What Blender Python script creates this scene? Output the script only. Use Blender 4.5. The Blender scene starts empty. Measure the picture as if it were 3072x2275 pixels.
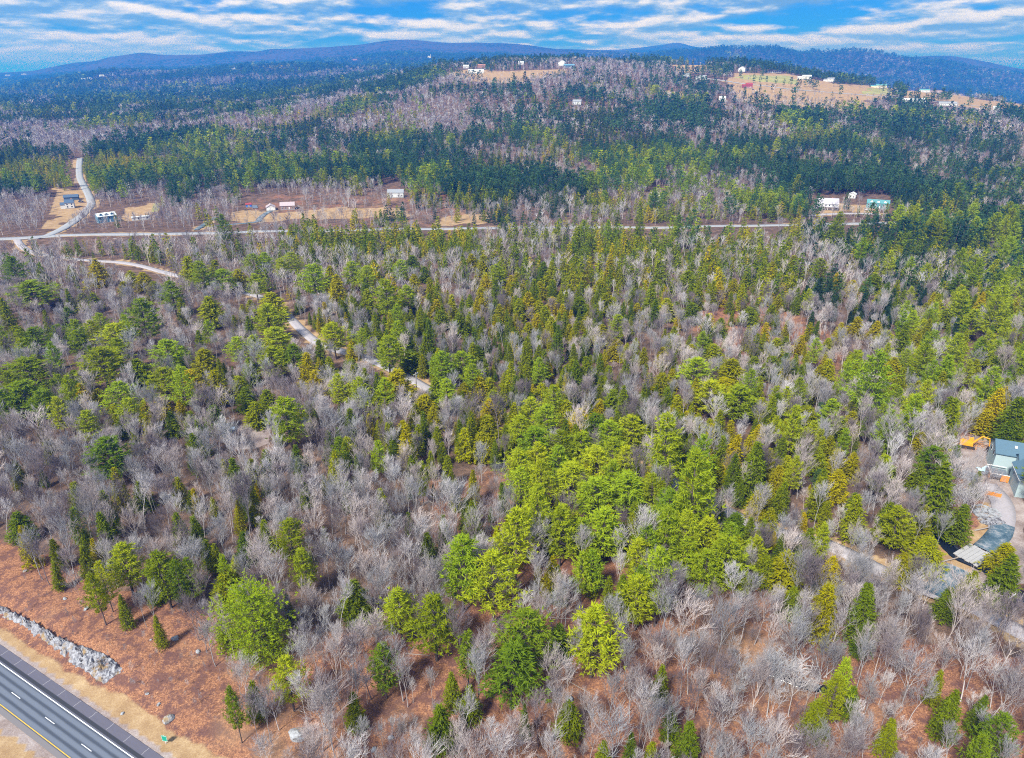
import bpy, math, random
import numpy as np
from mathutils import Vector, noise as mnoise

S = bpy.context.scene
COL = S.collection
rnd = random.Random(7)
RS = np.random.RandomState(11)
PI = math.pi

# ------------------------------------------------------------------ camera
W0, H0, F = 1024.0, 758.0, 682.667
PITCH = math.radians(23.93); CP, SP = math.cos(PITCH), math.sin(PITCH)
HC = 113.0
cd = bpy.data.cameras.new('camera'); cam = bpy.data.objects.new('camera', cd); COL.objects.link(cam)
cd.sensor_width = 36; cd.sensor_fit = 'HORIZONTAL'; cd.lens = 24.0
cd.clip_start = 1.0; cd.clip_end = 90000
cam.location = (0, 0, HC); cam.rotation_euler = (PI / 2 - PITCH, 0, 0)
S.camera = cam

# ------------------------------------------------------------------ light, sky, exposure
SUN_EL, SUN_AZ = math.radians(48), math.radians(215)      # azimuth clockwise from +Y: behind the camera, to its left
SUN_STRENGTH = 5.0
EXPOSURE = 0.68
HAZE_DENSITY = 0.00019
HAZE_COLOR = (0.02, 0.22, 1.0)
sl = bpy.data.lights.new('sun', 'SUN'); sl.energy = SUN_STRENGTH; sl.angle = math.radians(9.0); sl.color = (1, .97, .92)
so = bpy.data.objects.new('sun', sl); COL.objects.link(so)
sdir = Vector((math.sin(SUN_AZ) * math.cos(SUN_EL), math.cos(SUN_AZ) * math.cos(SUN_EL), math.sin(SUN_EL)))
so.rotation_euler = sdir.to_track_quat('Z', 'Y').to_euler(); so.location = (0, 0, 300)

class NT:
    """small helper to write node trees tersely"""
    def __init__(s, tree): s.t = tree; s.n = tree.nodes; s.l = tree.links
    def node(s, typ, **kw):
        n = s.n.new(typ)
        for k, v in kw.items(): setattr(n, k, v)
        return n
    def put(s, sock, v):
        if isinstance(v, bpy.types.NodeSocket): s.l.new(v, sock)
        elif v is not None:
            if hasattr(sock.default_value, '__len__') and isinstance(v, (tuple, list)) and len(v) == 3 and len(sock.default_value) == 4: v = (*v, 1)
            sock.default_value = v
    def math(s, op, a, b=None, clamp=False):
        n = s.node('ShaderNodeMath', operation=op, use_clamp=clamp); s.put(n.inputs[0], a)
        if b is not None: s.put(n.inputs[1], b)
        return n.outputs[0]
    def mix(s, f, a, b, blend='MIX'):
        n = s.node('ShaderNodeMix', data_type='RGBA', blend_type=blend); s.put(n.inputs[0], f); s.put(n.inputs[6], a); s.put(n.inputs[7], b)
        return n.outputs[2]
    def noise(s, vec, scale, detail=4, rough=.55, out=0, dist=0.0):
        n = s.node('ShaderNodeTexNoise'); s.put(n.inputs['Vector'], vec)
        n.inputs['Scale'].default_value = scale; n.inputs['Detail'].default_value = detail; n.inputs['Roughness'].default_value = rough
        n.inputs['Distortion'].default_value = dist
        return n.outputs[out]
    def ramp(s, v, pts):
        n = s.node('ShaderNodeValToRGB'); s.put(n.inputs[0], v); e = n.color_ramp.elements
        while len(e) < len(pts): e.new(0.5)
        for k, (p, c) in enumerate(pts):
            e[k].position = p; e[k].color = (*c, 1) if len(c) == 3 else c
        return n.outputs[0]
    def smooth(s, v, a, b):
        n = s.node('ShaderNodeMapRange', interpolation_type='SMOOTHSTEP'); s.put(n.inputs[0], v)
        n.inputs[1].default_value = a; n.inputs[2].default_value = b
        return n.outputs[0]

w = bpy.data.worlds.new('World'); S.world = w; w.use_nodes = True
T = NT(w.node_tree); T.n.clear()
wo = T.node('ShaderNodeOutputWorld'); bg = T.node('ShaderNodeBackground'); T.l.new(bg.outputs[0], wo.inputs[0])
sky = T.node('ShaderNodeTexSky', sky_type='NISHITA'); sky.sun_disc = False
sky.sun_elevation = SUN_EL; sky.sun_rotation = SUN_AZ; sky.altitude = 300; sky.air_density = 1.0; sky.dust_density = .2; sky.ozone_density = 4.0
tc = T.node('ShaderNodeTexCoord'); sx = T.node('ShaderNodeSeparateXYZ'); T.l.new(tc.outputs['Generated'], sx.inputs[0])
zc = T.math('MAXIMUM', sx.outputs[2], 0.0)
zz = T.math('ADD', zc, 0.17)
cx = T.node('ShaderNodeCombineXYZ'); T.put(cx.inputs[0], T.math('MULTIPLY', sx.outputs[0], 6.0)); T.put(cx.inputs[1], T.math('MULTIPLY', sx.outputs[1], 6.0)); T.put(cx.inputs[2], T.math('MULTIPLY', T.math('LOGARITHM', T.math('ADD', zc, .035), 2.71828), 2.6))
def cover_at(vec): return T.math('ADD', T.math('MULTIPLY', T.noise(vec, 1.15, 3, .5), .60), T.math('MULTIPLY', T.noise(vec, 3.0, 9, .58), .40))
cvec = cx.outputs[0]
up = T.node('ShaderNodeVectorMath', operation='ADD'); T.l.new(cvec, up.inputs[0]); up.inputs[1].default_value = (0, 0, .16)
cover = cover_at(cvec); cover_up = cover_at(up.outputs[0])
mask = T.smooth(cover, .36, .50)
horiz = T.math('SUBTRACT', 1.0, T.smooth(sx.outputs[2], .0, .06))
mask = T.math('MAXIMUM', mask, T.math('MULTIPLY', horiz, .7))
# lit tops and edges are warm white, thick bellies blue grey
lit = T.smooth(T.math('SUBTRACT', cover, cover_up), -.07, .10)
thick = T.smooth(cover, .52, .66)
shade = T.math('MULTIPLY', lit, T.math('SUBTRACT', 1.0, T.math('MULTIPLY', thick, .25)))
cloud = T.ramp(shade, [(.0, (.24, .46, .78)), (.35, (.52, .72, .98)), (.66, (.92, .98, 1.08)), (1.0, (1.38, 1.32, 1.30))])
cloud = T.mix(T.math('MULTIPLY', horiz, .65), cloud, (1.15, 1.2, 1.35))
skyc = T.mix(1.0, sky.outputs[0], (.010, .055, .16), 'MULTIPLY')     # sky strength 0.05 to 0.1 per channel: a deep azure
final = T.mix(mask, skyc, cloud)
T.put(bg.inputs[0], final); bg.inputs[1].default_value = 0.55

try:
    vs = S.view_settings; vs.view_transform = 'Standard'; vs.look = 'None'; vs.exposure = EXPOSURE; vs.gamma = 1; vs.use_curve_mapping = False
except Exception as ex: print('view', ex)
cy = S.cycles
cy.use_denoising = False; cy.max_bounces = 4; cy.diffuse_bounces = 2; cy.glossy_bounces = 1; cy.transmission_bounces = 2
cy.transparent_max_bounces = 4; cy.volume_bounces = 0; cy.caustics_reflective = False; cy.caustics_refractive = False
cy.pixel_filter_type = 'BLACKMAN_HARRIS'; cy.filter_width = 1.1
cy.use_adaptive_sampling = False; cy.adaptive_threshold = 0.012
cy.volume_step_rate = 1; cy.volume_max_steps = 32

# ------------------------------------------------------------------ camera maths (design helpers)
def ray(px, py):
    u = (np.asarray(px, float) - 512) / F; t = (379 - np.asarray(py, float)) / F
    return u, CP + t * SP, -SP + t * CP
def proj(X, Y, Z):
    dz = Z - HC; dep = Y * CP - dz * SP
    dep = np.where(dep < 1, 1, dep)
    return 512 + F * X / dep, 379 - F * (Y * SP + dz * CP) / dep, dep
def row_to_z(Y, row):
    t = (379 - row) / F
    return HC + Y * (t * CP - SP) / (CP + t * SP)

# ------------------------------------------------------------------ terrain
# measured skyline and slope profiles: distance Y, then (image column, image row) pairs of the bare ground there
PROF = [
 (600,  [(0, 217), (1024, 217)]),
 (750,  [(0, 188), (256, 187), (512, 183), (768, 184), (1024, 186)]),
 (950,  [(0, 160), (256, 158), (400, 153), (512, 146), (700, 148), (896, 150), (1024, 152)]),
 (1200, [(0, 136), (128, 134), (256, 130), (400, 120), (512, 110), (640, 112), (768, 113), (896, 117), (1024, 124)]),
 (1450, [(0, 121), (128, 118), (256, 112), (400, 99), (470, 84), (560, 86), (640, 92), (768, 92), (896, 98), (1024, 112)]),
 (1700, [(0, 114), (128, 111), (256, 106), (380, 92), (450, 76), (560, 72), (640, 72), (700, 73), (768, 77), (836, 84), (896, 91), (950, 96), (1024, 107)]),
 (1950, [(0, 110), (128, 107), (256, 102), (380, 86), (440, 68), (512, 62), (590, 61), (683, 64), (741, 66), (790, 71), (836, 79), (896, 88), (950, 94), (1024, 106)]),
 (2500, [(0, 107), (128, 104), (256, 99), (380, 82), (440, 72), (512, 70), (683, 75), (790, 84), (896, 97), (1024, 114)]),
 (3300, [(0, 100), (128, 93), (256, 86), (380, 76), (512, 74), (683, 85), (896, 105), (1024, 118)]),
 (4300, [(0, 90), (31, 83.5), (64, 77.5), (92, 73), (138, 72), (214, 69), (290, 67), (341, 67), (433, 68), (512, 70), (683, 84), (896, 98), (1024, 110)]),
 (5400, [(0, 91), (64, 84), (138, 78), (290, 74), (400, 66), (512, 66), (620, 66), (683, 72), (896, 80), (1024, 96)]),
 (6200, [(0, 84), (100, 74), (256, 66), (400, 57), (560, 58), (589, 54), (640, 52.5), (683, 51.5), (713, 49.7), (752, 48.4), (771, 47.8), (790, 50), (799, 52), (820, 51), (843, 48.7), (859, 47.4), (874, 49.7), (897, 54), (943, 61.4), (973, 68), (1004, 74), (1024, 77)]),
 (7300, [(0, 82), (256, 66), (400, 57), (560, 60), (683, 60), (1024, 82)]),
 (8200, [(0, 72.7), (31, 71), (73, 63), (95, 61), (107, 57), (142, 51), (161, 53), (199, 53), (236, 50), (260, 50), (269, 47.5), (306, 46), (341, 44.6), (361, 43.6), (395, 41), (412, 40.4), (436, 42), (451, 43.3), (476, 43), (488, 44.4), (517, 44.7), (533, 46), (556, 48.2), (586, 49.4), (640, 50.5), (683, 55), (820, 60), (890, 56), (912, 53.5), (935, 52.5), (950, 53), (973, 58), (1004, 66), (1024, 70)]),
 (9600, [(0, 78), (512, 64), (1024, 78)]),
 (11500, [(0, 78), (500, 62), (560, 54), (600, 50), (624, 48.2), (647, 45.5), (662, 43), (675, 40), (683, 40.6), (692, 43.2), (704, 45.6), (712, 46.2), (722, 45), (733, 46.6), (760, 48.3), (800, 51), (900, 64), (1024, 76)]),
 (14000, [(0, 80), (1024, 80)]),
 (42000, [(0, 77.5), (1024, 77.5)]),
]
NS, NT_ = 721, 520
SG = np.linspace(-1.8, 1.8, NS)
TG = np.linspace(math.log(400.0), math.log(42000.0), NT_)
ZT = np.zeros((NS, NT_))
nodeT = [math.log(400.0)] + [math.log(p[0]) for p in PROF]
nodeZ = [np.zeros(NS)]
for Yn, pts in PROF:
    xs = np.array([p[0] for p in pts], float); rs = np.array([p[1] for p in pts], float)
    k = (xs - 512) / F / (CP + (379 - rs) / F * SP)
    nodeZ.append(row_to_z(Yn, np.interp(SG, k, rs)))
nodeZ = np.array(nodeZ)
for i in range(NS): ZT[i] = np.interp(TG, nodeT, nodeZ[:, i])
for _ in range(2): ZT[:, 1:-1] = (ZT[:, :-2] + 2 * ZT[:, 1:-1] + ZT[:, 2:]) / 4
HA = np.array([-107.84, 107.17]); HD = np.array([0.87251, -0.48859]); HN = np.array([0.48859, 0.87251])   # the highway's white line: origin, direction, normal

def vnoise(x, y, seed=0):
    """vectorised value noise"""
    xi = np.floor(x).astype(np.int64); yi = np.floor(y).astype(np.int64); fx = x - xi; fy = y - yi
    fx = fx * fx * (3 - 2 * fx); fy = fy * fy * (3 - 2 * fy)
    def hsh(a, b):
        n = (a * 374761393 + b * 668265263 + seed * 1442695041) & 0x7fffffff
        n = ((n ^ (n >> 13)) * 1274126177) & 0x7fffffff
        return ((n ^ (n >> 16)) & 0xffff) / 65535.0
    a = hsh(xi, yi); b = hsh(xi + 1, yi); c = hsh(xi, yi + 1); d = hsh(xi + 1, yi + 1)
    return (a + (b - a) * fx) * (1 - fy) + (c + (d - c) * fx) * fy
def fbm(x, y, octs=4, seed=0):
    s = 0; a = .5; tot = 0
    for k in range(octs):
        s = s + a * vnoise(x * 2 ** k + 17.3 * k, y * 2 ** k - 9.1 * k, seed + k); tot += a; a *= .5
    return s / tot
def sstep(x, a, b):
    t = np.clip((x - a) / (b - a), 0, 1); return t * t * (3 - 2 * t)
def hgt(X, Y):
    X = np.asarray(X, float); Y = np.asarray(Y, float)
    Yc = np.maximum(Y, 30.0)
    s = np.clip(X / Yc, -1.79, 1.79); t = np.clip(np.log(np.maximum(Y, 400.0)), TG[0], TG[-1])
    si = (s + 1.8) / 3.6 * (NS - 1); ti = (t - TG[0]) / (TG[-1] - TG[0]) * (NT_ - 1)
    i = np.clip(si.astype(int), 0, NS - 2); j = np.clip(ti.astype(int), 0, NT_ - 2); a = si - i; b = ti - j
    z = ZT[i, j] * (1 - a) * (1 - b) + ZT[i + 1, j] * a * (1 - b) + ZT[i, j + 1] * (1 - a) * b + ZT[i + 1, j + 1] * a * b
    # the bank beside the highway, then a gentle rise
    D = (X - HA[0]) * HN[0] + (Y - HA[1]) * HN[1]; A = (X - HA[0]) * HD[0] + (Y - HA[1]) * HD[1]
    near = 1 - sstep(Y, 420, 620)
    bank = sstep(D, 5, 14) * 2.6 * (1 - .6 * sstep(A, 20, 50)) + sstep(D, 12, 80) * 4.5
    roll = (fbm(X / 90, Y / 90, 3, 3) - .5) * 9 * sstep(D, 10, 90)
    z = z + near * (bank + roll)
    # relief that grows with distance
    amp = sstep(Y, 600, 1500) * 10 + sstep(Y, 2400, 7000) * 60 + sstep(Y, 8000, 12000) * 30
    sc = 260 + sstep(Y, 2400, 9000) * 900
    z = z + (fbm(X / sc, Y / sc, 4, 9) - .5) * amp
    return z
def at(px, py, up=0.0, y0=40, y1=40000):
    """the place on the ground (or on a layer `up` above it) that shows at an image point"""
    px = np.atleast_1d(np.asarray(px, float)); py = np.atleast_1d(np.asarray(py, float)); up = np.broadcast_to(np.asarray(up, float), px.shape)
    dx, dy, dz = ray(px, py)
    ks = np.geomspace(y0, y1, 230)
    out = np.full(px.shape, np.nan)
    prev = np.full(px.shape, ks[0]); done = np.zeros(px.shape, bool)
    for k in ks:
        kk = k / dy; below = (HC + dz * kk) <= hgt(dx * kk, dy * kk) + up
        new = below & ~done
        if new.any():
            lo = np.where(new, prev, 0); hi = np.where(new, k, 0)
            for _ in range(14):
                m = (lo + hi) / 2; q = m / dy; bl = (HC + dz * q) <= hgt(dx * q, dy * q) + up
                hi = np.where(bl, m, hi); lo = np.where(bl, lo, m)
            out = np.where(new, hi, out); done |= new
        prev = np.full(px.shape, k)
    out = np.where(done, out, y1)
    X = dx * out / dy; Y = out
    return X, Y, hgt(X, Y)
def at1(px, py, up=0.0):
    X, Y, Z = at([px], [py], up); return float(X[0]), float(Y[0]), float(Z[0])
def in_poly(x, y, poly):
    c = np.zeros(np.shape(x), bool); n = len(poly)
    for k in range(n):
        x0, y0 = poly[k]; x1, y1 = poly[(k + 1) % n]
        if y0 == y1: continue
        c ^= ((y0 > y) != (y1 > y)) & (x < (x1 - x0) * (y - y0) / (y1 - y0) + x0)
    return c

# ------------------------------------------------------------------ object helpers
def mesh_from(name, verts, faces, mats=(), smooth=False, uniform=0):
    """fast mesh from numpy arrays; uniform = face size when all faces are alike"""
    me = bpy.data.meshes.new(name)
    if uniform:
        v = np.asarray(verts, np.float32); f = np.asarray(faces, np.int32)
        me.vertices.add(len(v)); me.vertices.foreach_set('co', v.ravel())
        me.loops.add(f.size); me.loops.foreach_set('vertex_index', f.ravel())
        me.polygons.add(len(f)); me.polygons.foreach_set('loop_start', np.arange(0, f.size, uniform, dtype=np.int32))
        me.update(calc_edges=True)
    else:
        me.from_pydata([tuple(p) for p in verts], [], [tuple(p) for p in faces]); me.update()
    for m in mats: me.materials.append(m)
    if smooth and len(me.polygons): me.polygons.foreach_set('use_smooth', [True] * len(me.polygons))
    return me
def link(name, me, parent=None, loc=None, rotz=0):
    o = bpy.data.objects.new(name, me); COL.objects.link(o)
    if parent is not None: o.parent = parent
    if loc is not None: o.location = loc
    if rotz: o.rotation_euler = (0, 0, rotz)
    return o
def tag(o, label=None, cat=None, group=None, kind=None):
    if label: o['label'] = label
    if cat: o['category'] = cat
    if group: o['group'] = group
    if kind: o['kind'] = kind
    return o
def thing(name, label, cat, loc, rotz=0, group=None):
    return tag(link(name, None, None, loc, rotz), label, cat, group)

class MB:
    """collects simple solids into one mesh"""
    def __init__(s): s.v = []; s.f = []
    def poly(s, pts, faces):
        b = len(s.v); s.v += [tuple(p) for p in pts]; s.f += [tuple(b + i for i in f) for f in faces]; return s
    def box(s, x0, x1, y0, y1, z0, z1):
        return s.poly([(x0, y0, z0), (x1, y0, z0), (x1, y1, z0), (x0, y1, z0), (x0, y0, z1), (x1, y0, z1), (x1, y1, z1), (x0, y1, z1)],
                      [(0, 3, 2, 1), (4, 5, 6, 7), (0, 1, 5, 4), (1, 2, 6, 5), (2, 3, 7, 6), (3, 0, 4, 7)])
    def prism(s, prof, axis, a, b):
        """profile of 2-D points swept along 'x' or 'y' from a to b"""
        n = len(prof)
        P = [((a, p[0], p[1]) if axis == 'x' else (p[0], a, p[1])) for p in prof] + [((b, p[0], p[1]) if axis == 'x' else (p[0], b, p[1])) for p in prof]
        return s.poly(P, [tuple(range(n))[::-1], tuple(range(n, 2 * n))] + [(k, (k + 1) % n, n + (k + 1) % n, n + k) for k in range(n)])
    def tube(s, p0, p1, r0, r1, n=6, cap=True):
        p0 = Vector(p0); p1 = Vector(p1); d = (p1 - p0).normalized(); a = d.orthogonal().normalized(); b = d.cross(a)
        P = []
        for p, r in ((p0, r0), (p1, r1)):
            P += [p + (a * math.cos(2 * PI * k / n) + b * math.sin(2 * PI * k / n)) * r for k in range(n)]
        fs = [(k, (k + 1) % n, n + (k + 1) % n, n + k) for k in range(n)]
        if cap: fs += [tuple(range(n))[::-1], tuple(range(n, 2 * n))]
        return s.poly(P, fs)
    def build(s, name, mat, parent=None, smooth=False):
        return link(name, mesh_from(name, s.v, s.f, [mat], smooth), parent)

# ------------------------------------------------------------------ materials
def newmat(name):
    m = bpy.data.materials.new(name); m.use_nodes = True; t = NT(m.node_tree); t.n.clear()
    out = t.node('ShaderNodeOutputMaterial'); return m, t, out
def plain(name, col, rough=.8, var=.12, scale=3.0, bump=0.0, metal=0.0):
    m, t, out = newmat(name); b = t.node('ShaderNodeBsdfPrincipled'); t.l.new(b.outputs[0], out.inputs[0])
    co = t.node('ShaderNodeTexCoord').outputs['Object']
    n = t.noise(co, scale, 5, .6)
    c = t.mix(n, tuple(x * (1 - var) for x in col), tuple(min(1, x * (1 + var)) for x in col))
    t.put(b.inputs['Base Color'], c); b.inputs['Roughness'].default_value = rough; b.inputs['Metallic'].default_value = metal
    if bump:
        bn = t.node('ShaderNodeBump'); bn.inputs['Strength'].default_value = bump; t.put(bn.inputs['Height'], n); t.l.new(bn.outputs[0], b.inputs['Normal'])
    return m
def foliage_mat(name, ca, cb_, trans=.25, tint=(1, 1, 1)):
    ca = tuple(a * b for a, b in zip(ca, tint)); cb_ = tuple(a * b for a, b in zip(cb_, tint))
    m, t, out = newmat(name)
    oi = t.node('ShaderNodeObjectInfo'); geo = t.node('ShaderNodeNewGeometry')
    n = t.noise(geo.outputs['Position'], .35, 2, .6)
    f = t.math('ADD', t.math('MULTIPLY', oi.outputs['Random'], .65), t.math('MULTIPLY', n, .35), clamp=True)
    c = t.mix(f, ca, cb_); c = t.mix(1.0, c, oi.outputs['Color'], 'MULTIPLY')
    d = t.node('ShaderNodeBsdfDiffuse'); t.put(d.inputs[0], c); tr = t.node('ShaderNodeBsdfTranslucent'); t.put(tr.inputs[0], t.mix(1.0, c, (1.7, 1.7, .7), 'MULTIPLY'))
    ms = t.node('ShaderNodeMixShader'); ms.inputs[0].default_value = trans; t.l.new(d.outputs[0], ms.inputs[1]); t.l.new(tr.outputs[0], ms.inputs[2]); t.l.new(ms.outputs[0], out.inputs[0])
    return m
def bark_mat(name, ca, cb_, tint=(1, 1, 1)):
    ca = tuple(min(.85, a * b) for a, b in zip(ca, tint)); cb_ = tuple(a * b for a, b in zip(cb_, tint))
    m, t, out = newmat(name)
    oi = t.node('ShaderNodeObjectInfo'); geo = t.node('ShaderNodeNewGeometry')
    n = t.noise(geo.outputs['Position'], 2.0, 3, .6)
    f = t.math('ADD', t.math('MULTIPLY', oi.outputs['Random'], .7), t.math('MULTIPLY', n, .3), clamp=True)
    c = t.mix(f, ca, cb_); c = t.mix(1.0, c, oi.outputs['Color'], 'MULTIPLY')
    d = t.node('ShaderNodeBsdfDiffuse'); t.put(d.inputs[0], c); t.l.new(d.outputs[0], out.inputs[0])
    return m

PINE_C = ('pine needles', (.35, .385, .018), (.15, .225, .013)); HEML_C = ('hemlock needles', (.42, .37, .007), (.15, .20, .009))
M_PINE = foliage_mat(*PINE_C)
M_HEML = foliage_mat(*HEML_C)
M_BARK = bark_mat('conifer bark', (.16, .12, .11), (.09, .08, .08))
BARE_C = ('bare bark', (.64, .61, .62), (.30, .28, .30)); TWIG_C = ('bare twigs', (.62, .585, .60), (.22, .20, .215))
M_BARE = bark_mat(*BARE_C)
M_TWIG = bark_mat(*TWIG_C)
_tm = {}
def tinted(c, tint):
    if (c[0], tint) not in _tm: _tm[c[0], tint] = (foliage_mat if 'needles' in c[0] else bark_mat)(*c, tint=tint)
    return _tm[c[0], tint]

# ground -------------------------------------------------------------
def ground_mat():
    m, t, out = newmat('ground'); b = t.node('ShaderNodeBsdfDiffuse'); t.l.new(b.outputs[0], out.inputs[0])
    geo = t.node('ShaderNodeNewGeometry'); pos = geo.outputs['Position']
    zone = t.node('ShaderNodeAttribute', attribute_name='zone'); zs = t.node('ShaderNodeSeparateColor'); t.l.new(zone.outputs['Color'], zs.inputs[0])
    far = zone.outputs['Alpha']
    fine = t.noise(pos, 3.4, 6, .8); mid = t.noise(pos, .22, 5, .65); big = t.noise(pos, .03, 4, .6)
    vor = t.node('ShaderNodeTexVoronoi'); vor.inputs['Scale'].default_value = 4.5; t.put(vor.inputs['Vector'], pos)
    vs_ = t.node('ShaderNodeSeparateColor'); t.l.new(vor.outputs['Color'], vs_.inputs[0])
    litter = t.ramp(t.math('ADD', t.math('MULTIPLY', fine, .84), t.math('MULTIPLY', vs_.outputs[0], .16)),
                    [(.26, (.06, .036, .03)), (.44, (.18, .088, .06)), (.58, (.34, .165, .092)), (.74, (.58, .36, .22))])
    litter = t.mix(t.smooth(t.noise(pos, .35, 6, .7), .46, .60), litter, t.mix(.75, litter, (.10, .055, .055)))
    litter = t.mix(t.math('MULTIPLY', t.smooth(big, .52, .66), .35), litter, (.34, .24, .15))
    grass = t.ramp(t.math('ADD', t.math('MULTIPLY', fine, .55), t.math('MULTIPLY', mid, .45)), [(.3, (.15, .085, .05)), (.5, (.32, .215, .12)), (.68, (.48, .37, .235))])
    dirt = t.ramp(t.math('ADD', t.math('MULTIPLY', fine, .5), t.math('MULTIPLY', mid, .5)), [(.32, (.11, .075, .065)), (.5, (.27, .22, .21)), (.68, (.44, .40, .40))])
    green = t.ramp(t.math('ADD', t.math('MULTIPLY', fine, .3), t.math('MULTIPLY', big, .7)), [(.35, (.20, .21, .075)), (.6, (.33, .31, .13))])
    z1 = t.math('ADD', zs.outputs[0], t.math('MULTIPLY', t.math('SUBTRACT', mid, .5), .9)); z1 = t.smooth(z1, .35, .65)
    floor = t.ramp(t.math('ADD', t.math('MULTIPLY', fine, .6), t.math('MULTIPLY', mid, .4)), [(.32, (.022, .024, .018)), (.48, (.09, .062, .05)), (.62, (.25, .155, .11)), (.74, (.38, .26, .19))])  # brown woods floor, with the shade under the trees painted in dark
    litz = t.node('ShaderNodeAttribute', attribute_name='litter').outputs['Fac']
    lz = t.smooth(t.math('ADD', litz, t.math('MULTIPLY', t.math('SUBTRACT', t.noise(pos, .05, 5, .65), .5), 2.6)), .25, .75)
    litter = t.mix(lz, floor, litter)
    c = t.mix(z1, litter, grass)
    c = t.mix(t.smooth(t.math('ADD', zs.outputs[1], t.math('MULTIPLY', t.math('SUBTRACT', mid, .5), .5)), .35, .65), c, green)
    c = t.mix(t.smooth(t.math('ADD', zs.outputs[2], t.math('MULTIPLY', t.math('SUBTRACT', mid, .5), .9)), .35, .65), c, dirt)
    # far off, the sheet stands for the canopy: evergreen and bare woods in patches
    vb = t.node('ShaderNodeTexVoronoi'); vb.inputs['Scale'].default_value = .055; t.put(vb.inputs['Vector'], pos); vbs = t.node('ShaderNodeSeparateColor'); t.l.new(vb.outputs['Color'], vbs.inputs[0])
    woods = t.math('ADD', t.math('MULTIPLY', t.noise(pos, .0016, 5, .65), .75), t.math('MULTIPLY', vbs.outputs[0], .25))
    canopy = t.mix(t.smooth(woods, .44, .53), (.014, .026, .014), (.06, .05, .058))
    c = t.mix(far, c, canopy)
    t.put(b.inputs[0], c)
    bn = t.node('ShaderNodeBump'); bn.inputs['Strength'].default_value = .7; bn.inputs['Distance'].default_value = .1; t.put(bn.inputs['Height'], fine); t.l.new(bn.outputs[0], b.inputs['Normal'])
    return m
M_GROUND = ground_mat()
M_ASPH = plain('old asphalt', (.27, .28, .31), .85, .15, 1.2)
M_GRAVEL = plain('pale gravel', (.32, .30, .33), .95, .3, 1.5, .4)

FIELDS = [
 [(440, 73), (470, 70), (500, 71), (571, 69), (572, 72), (551, 76), (530, 81), (510, 83.6), (490, 83), (471, 81), (455, 77)],
 [(672, 65), (705, 65), (708, 72), (690, 73), (672, 72)],
 [(735, 73), (790, 74), (812, 79), (842, 84), (895, 87), (893, 95), (876, 99), (866, 107), (880, 112), (868, 114), (800, 106), (740, 102), (730, 92), (738, 86), (722, 82)],
 [(900, 91), (936, 90), (962, 94), (985, 101), (950, 101), (905, 100)], [(960, 98), (1024, 104), (1030, 113), (990, 110), (945, 104)],
 [(660, 91), (683, 91), (683, 97), (664, 96)],
 [(48, 186), (80, 190), (84, 204), (74, 216), (50, 228), (38, 228), (56, 205)],
 [(122, 208), (152, 202), (158, 208), (146, 222), (122, 222)],
 [(240, 212), (300, 211), (340, 208), (400, 209), (410, 214), (380, 219), (300, 220), (256, 224), (236, 222)],
 [(436, 216), (486, 212), (490, 222), (430, 225)],
 [(822, 204), (880, 204), (880, 214), (810, 214)],
]
LAWNS = [[(742, 75), (790, 76), (800, 84), (760, 82), (738, 79)], [(150, 203), (158, 203), (156, 215), (150, 215)], [(868, 88), (890, 89), (890, 95), (860, 94)]]
DIRTS = [[(958, 438), (990, 436), (1024, 450), (1024, 580), (975, 590), (962, 560), (985, 530), (985, 505), (962, 480), (950, 462)],
         [(225, 428), (262, 420), (275, 430), (272, 446), (235, 450), (222, 440)]]

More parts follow.
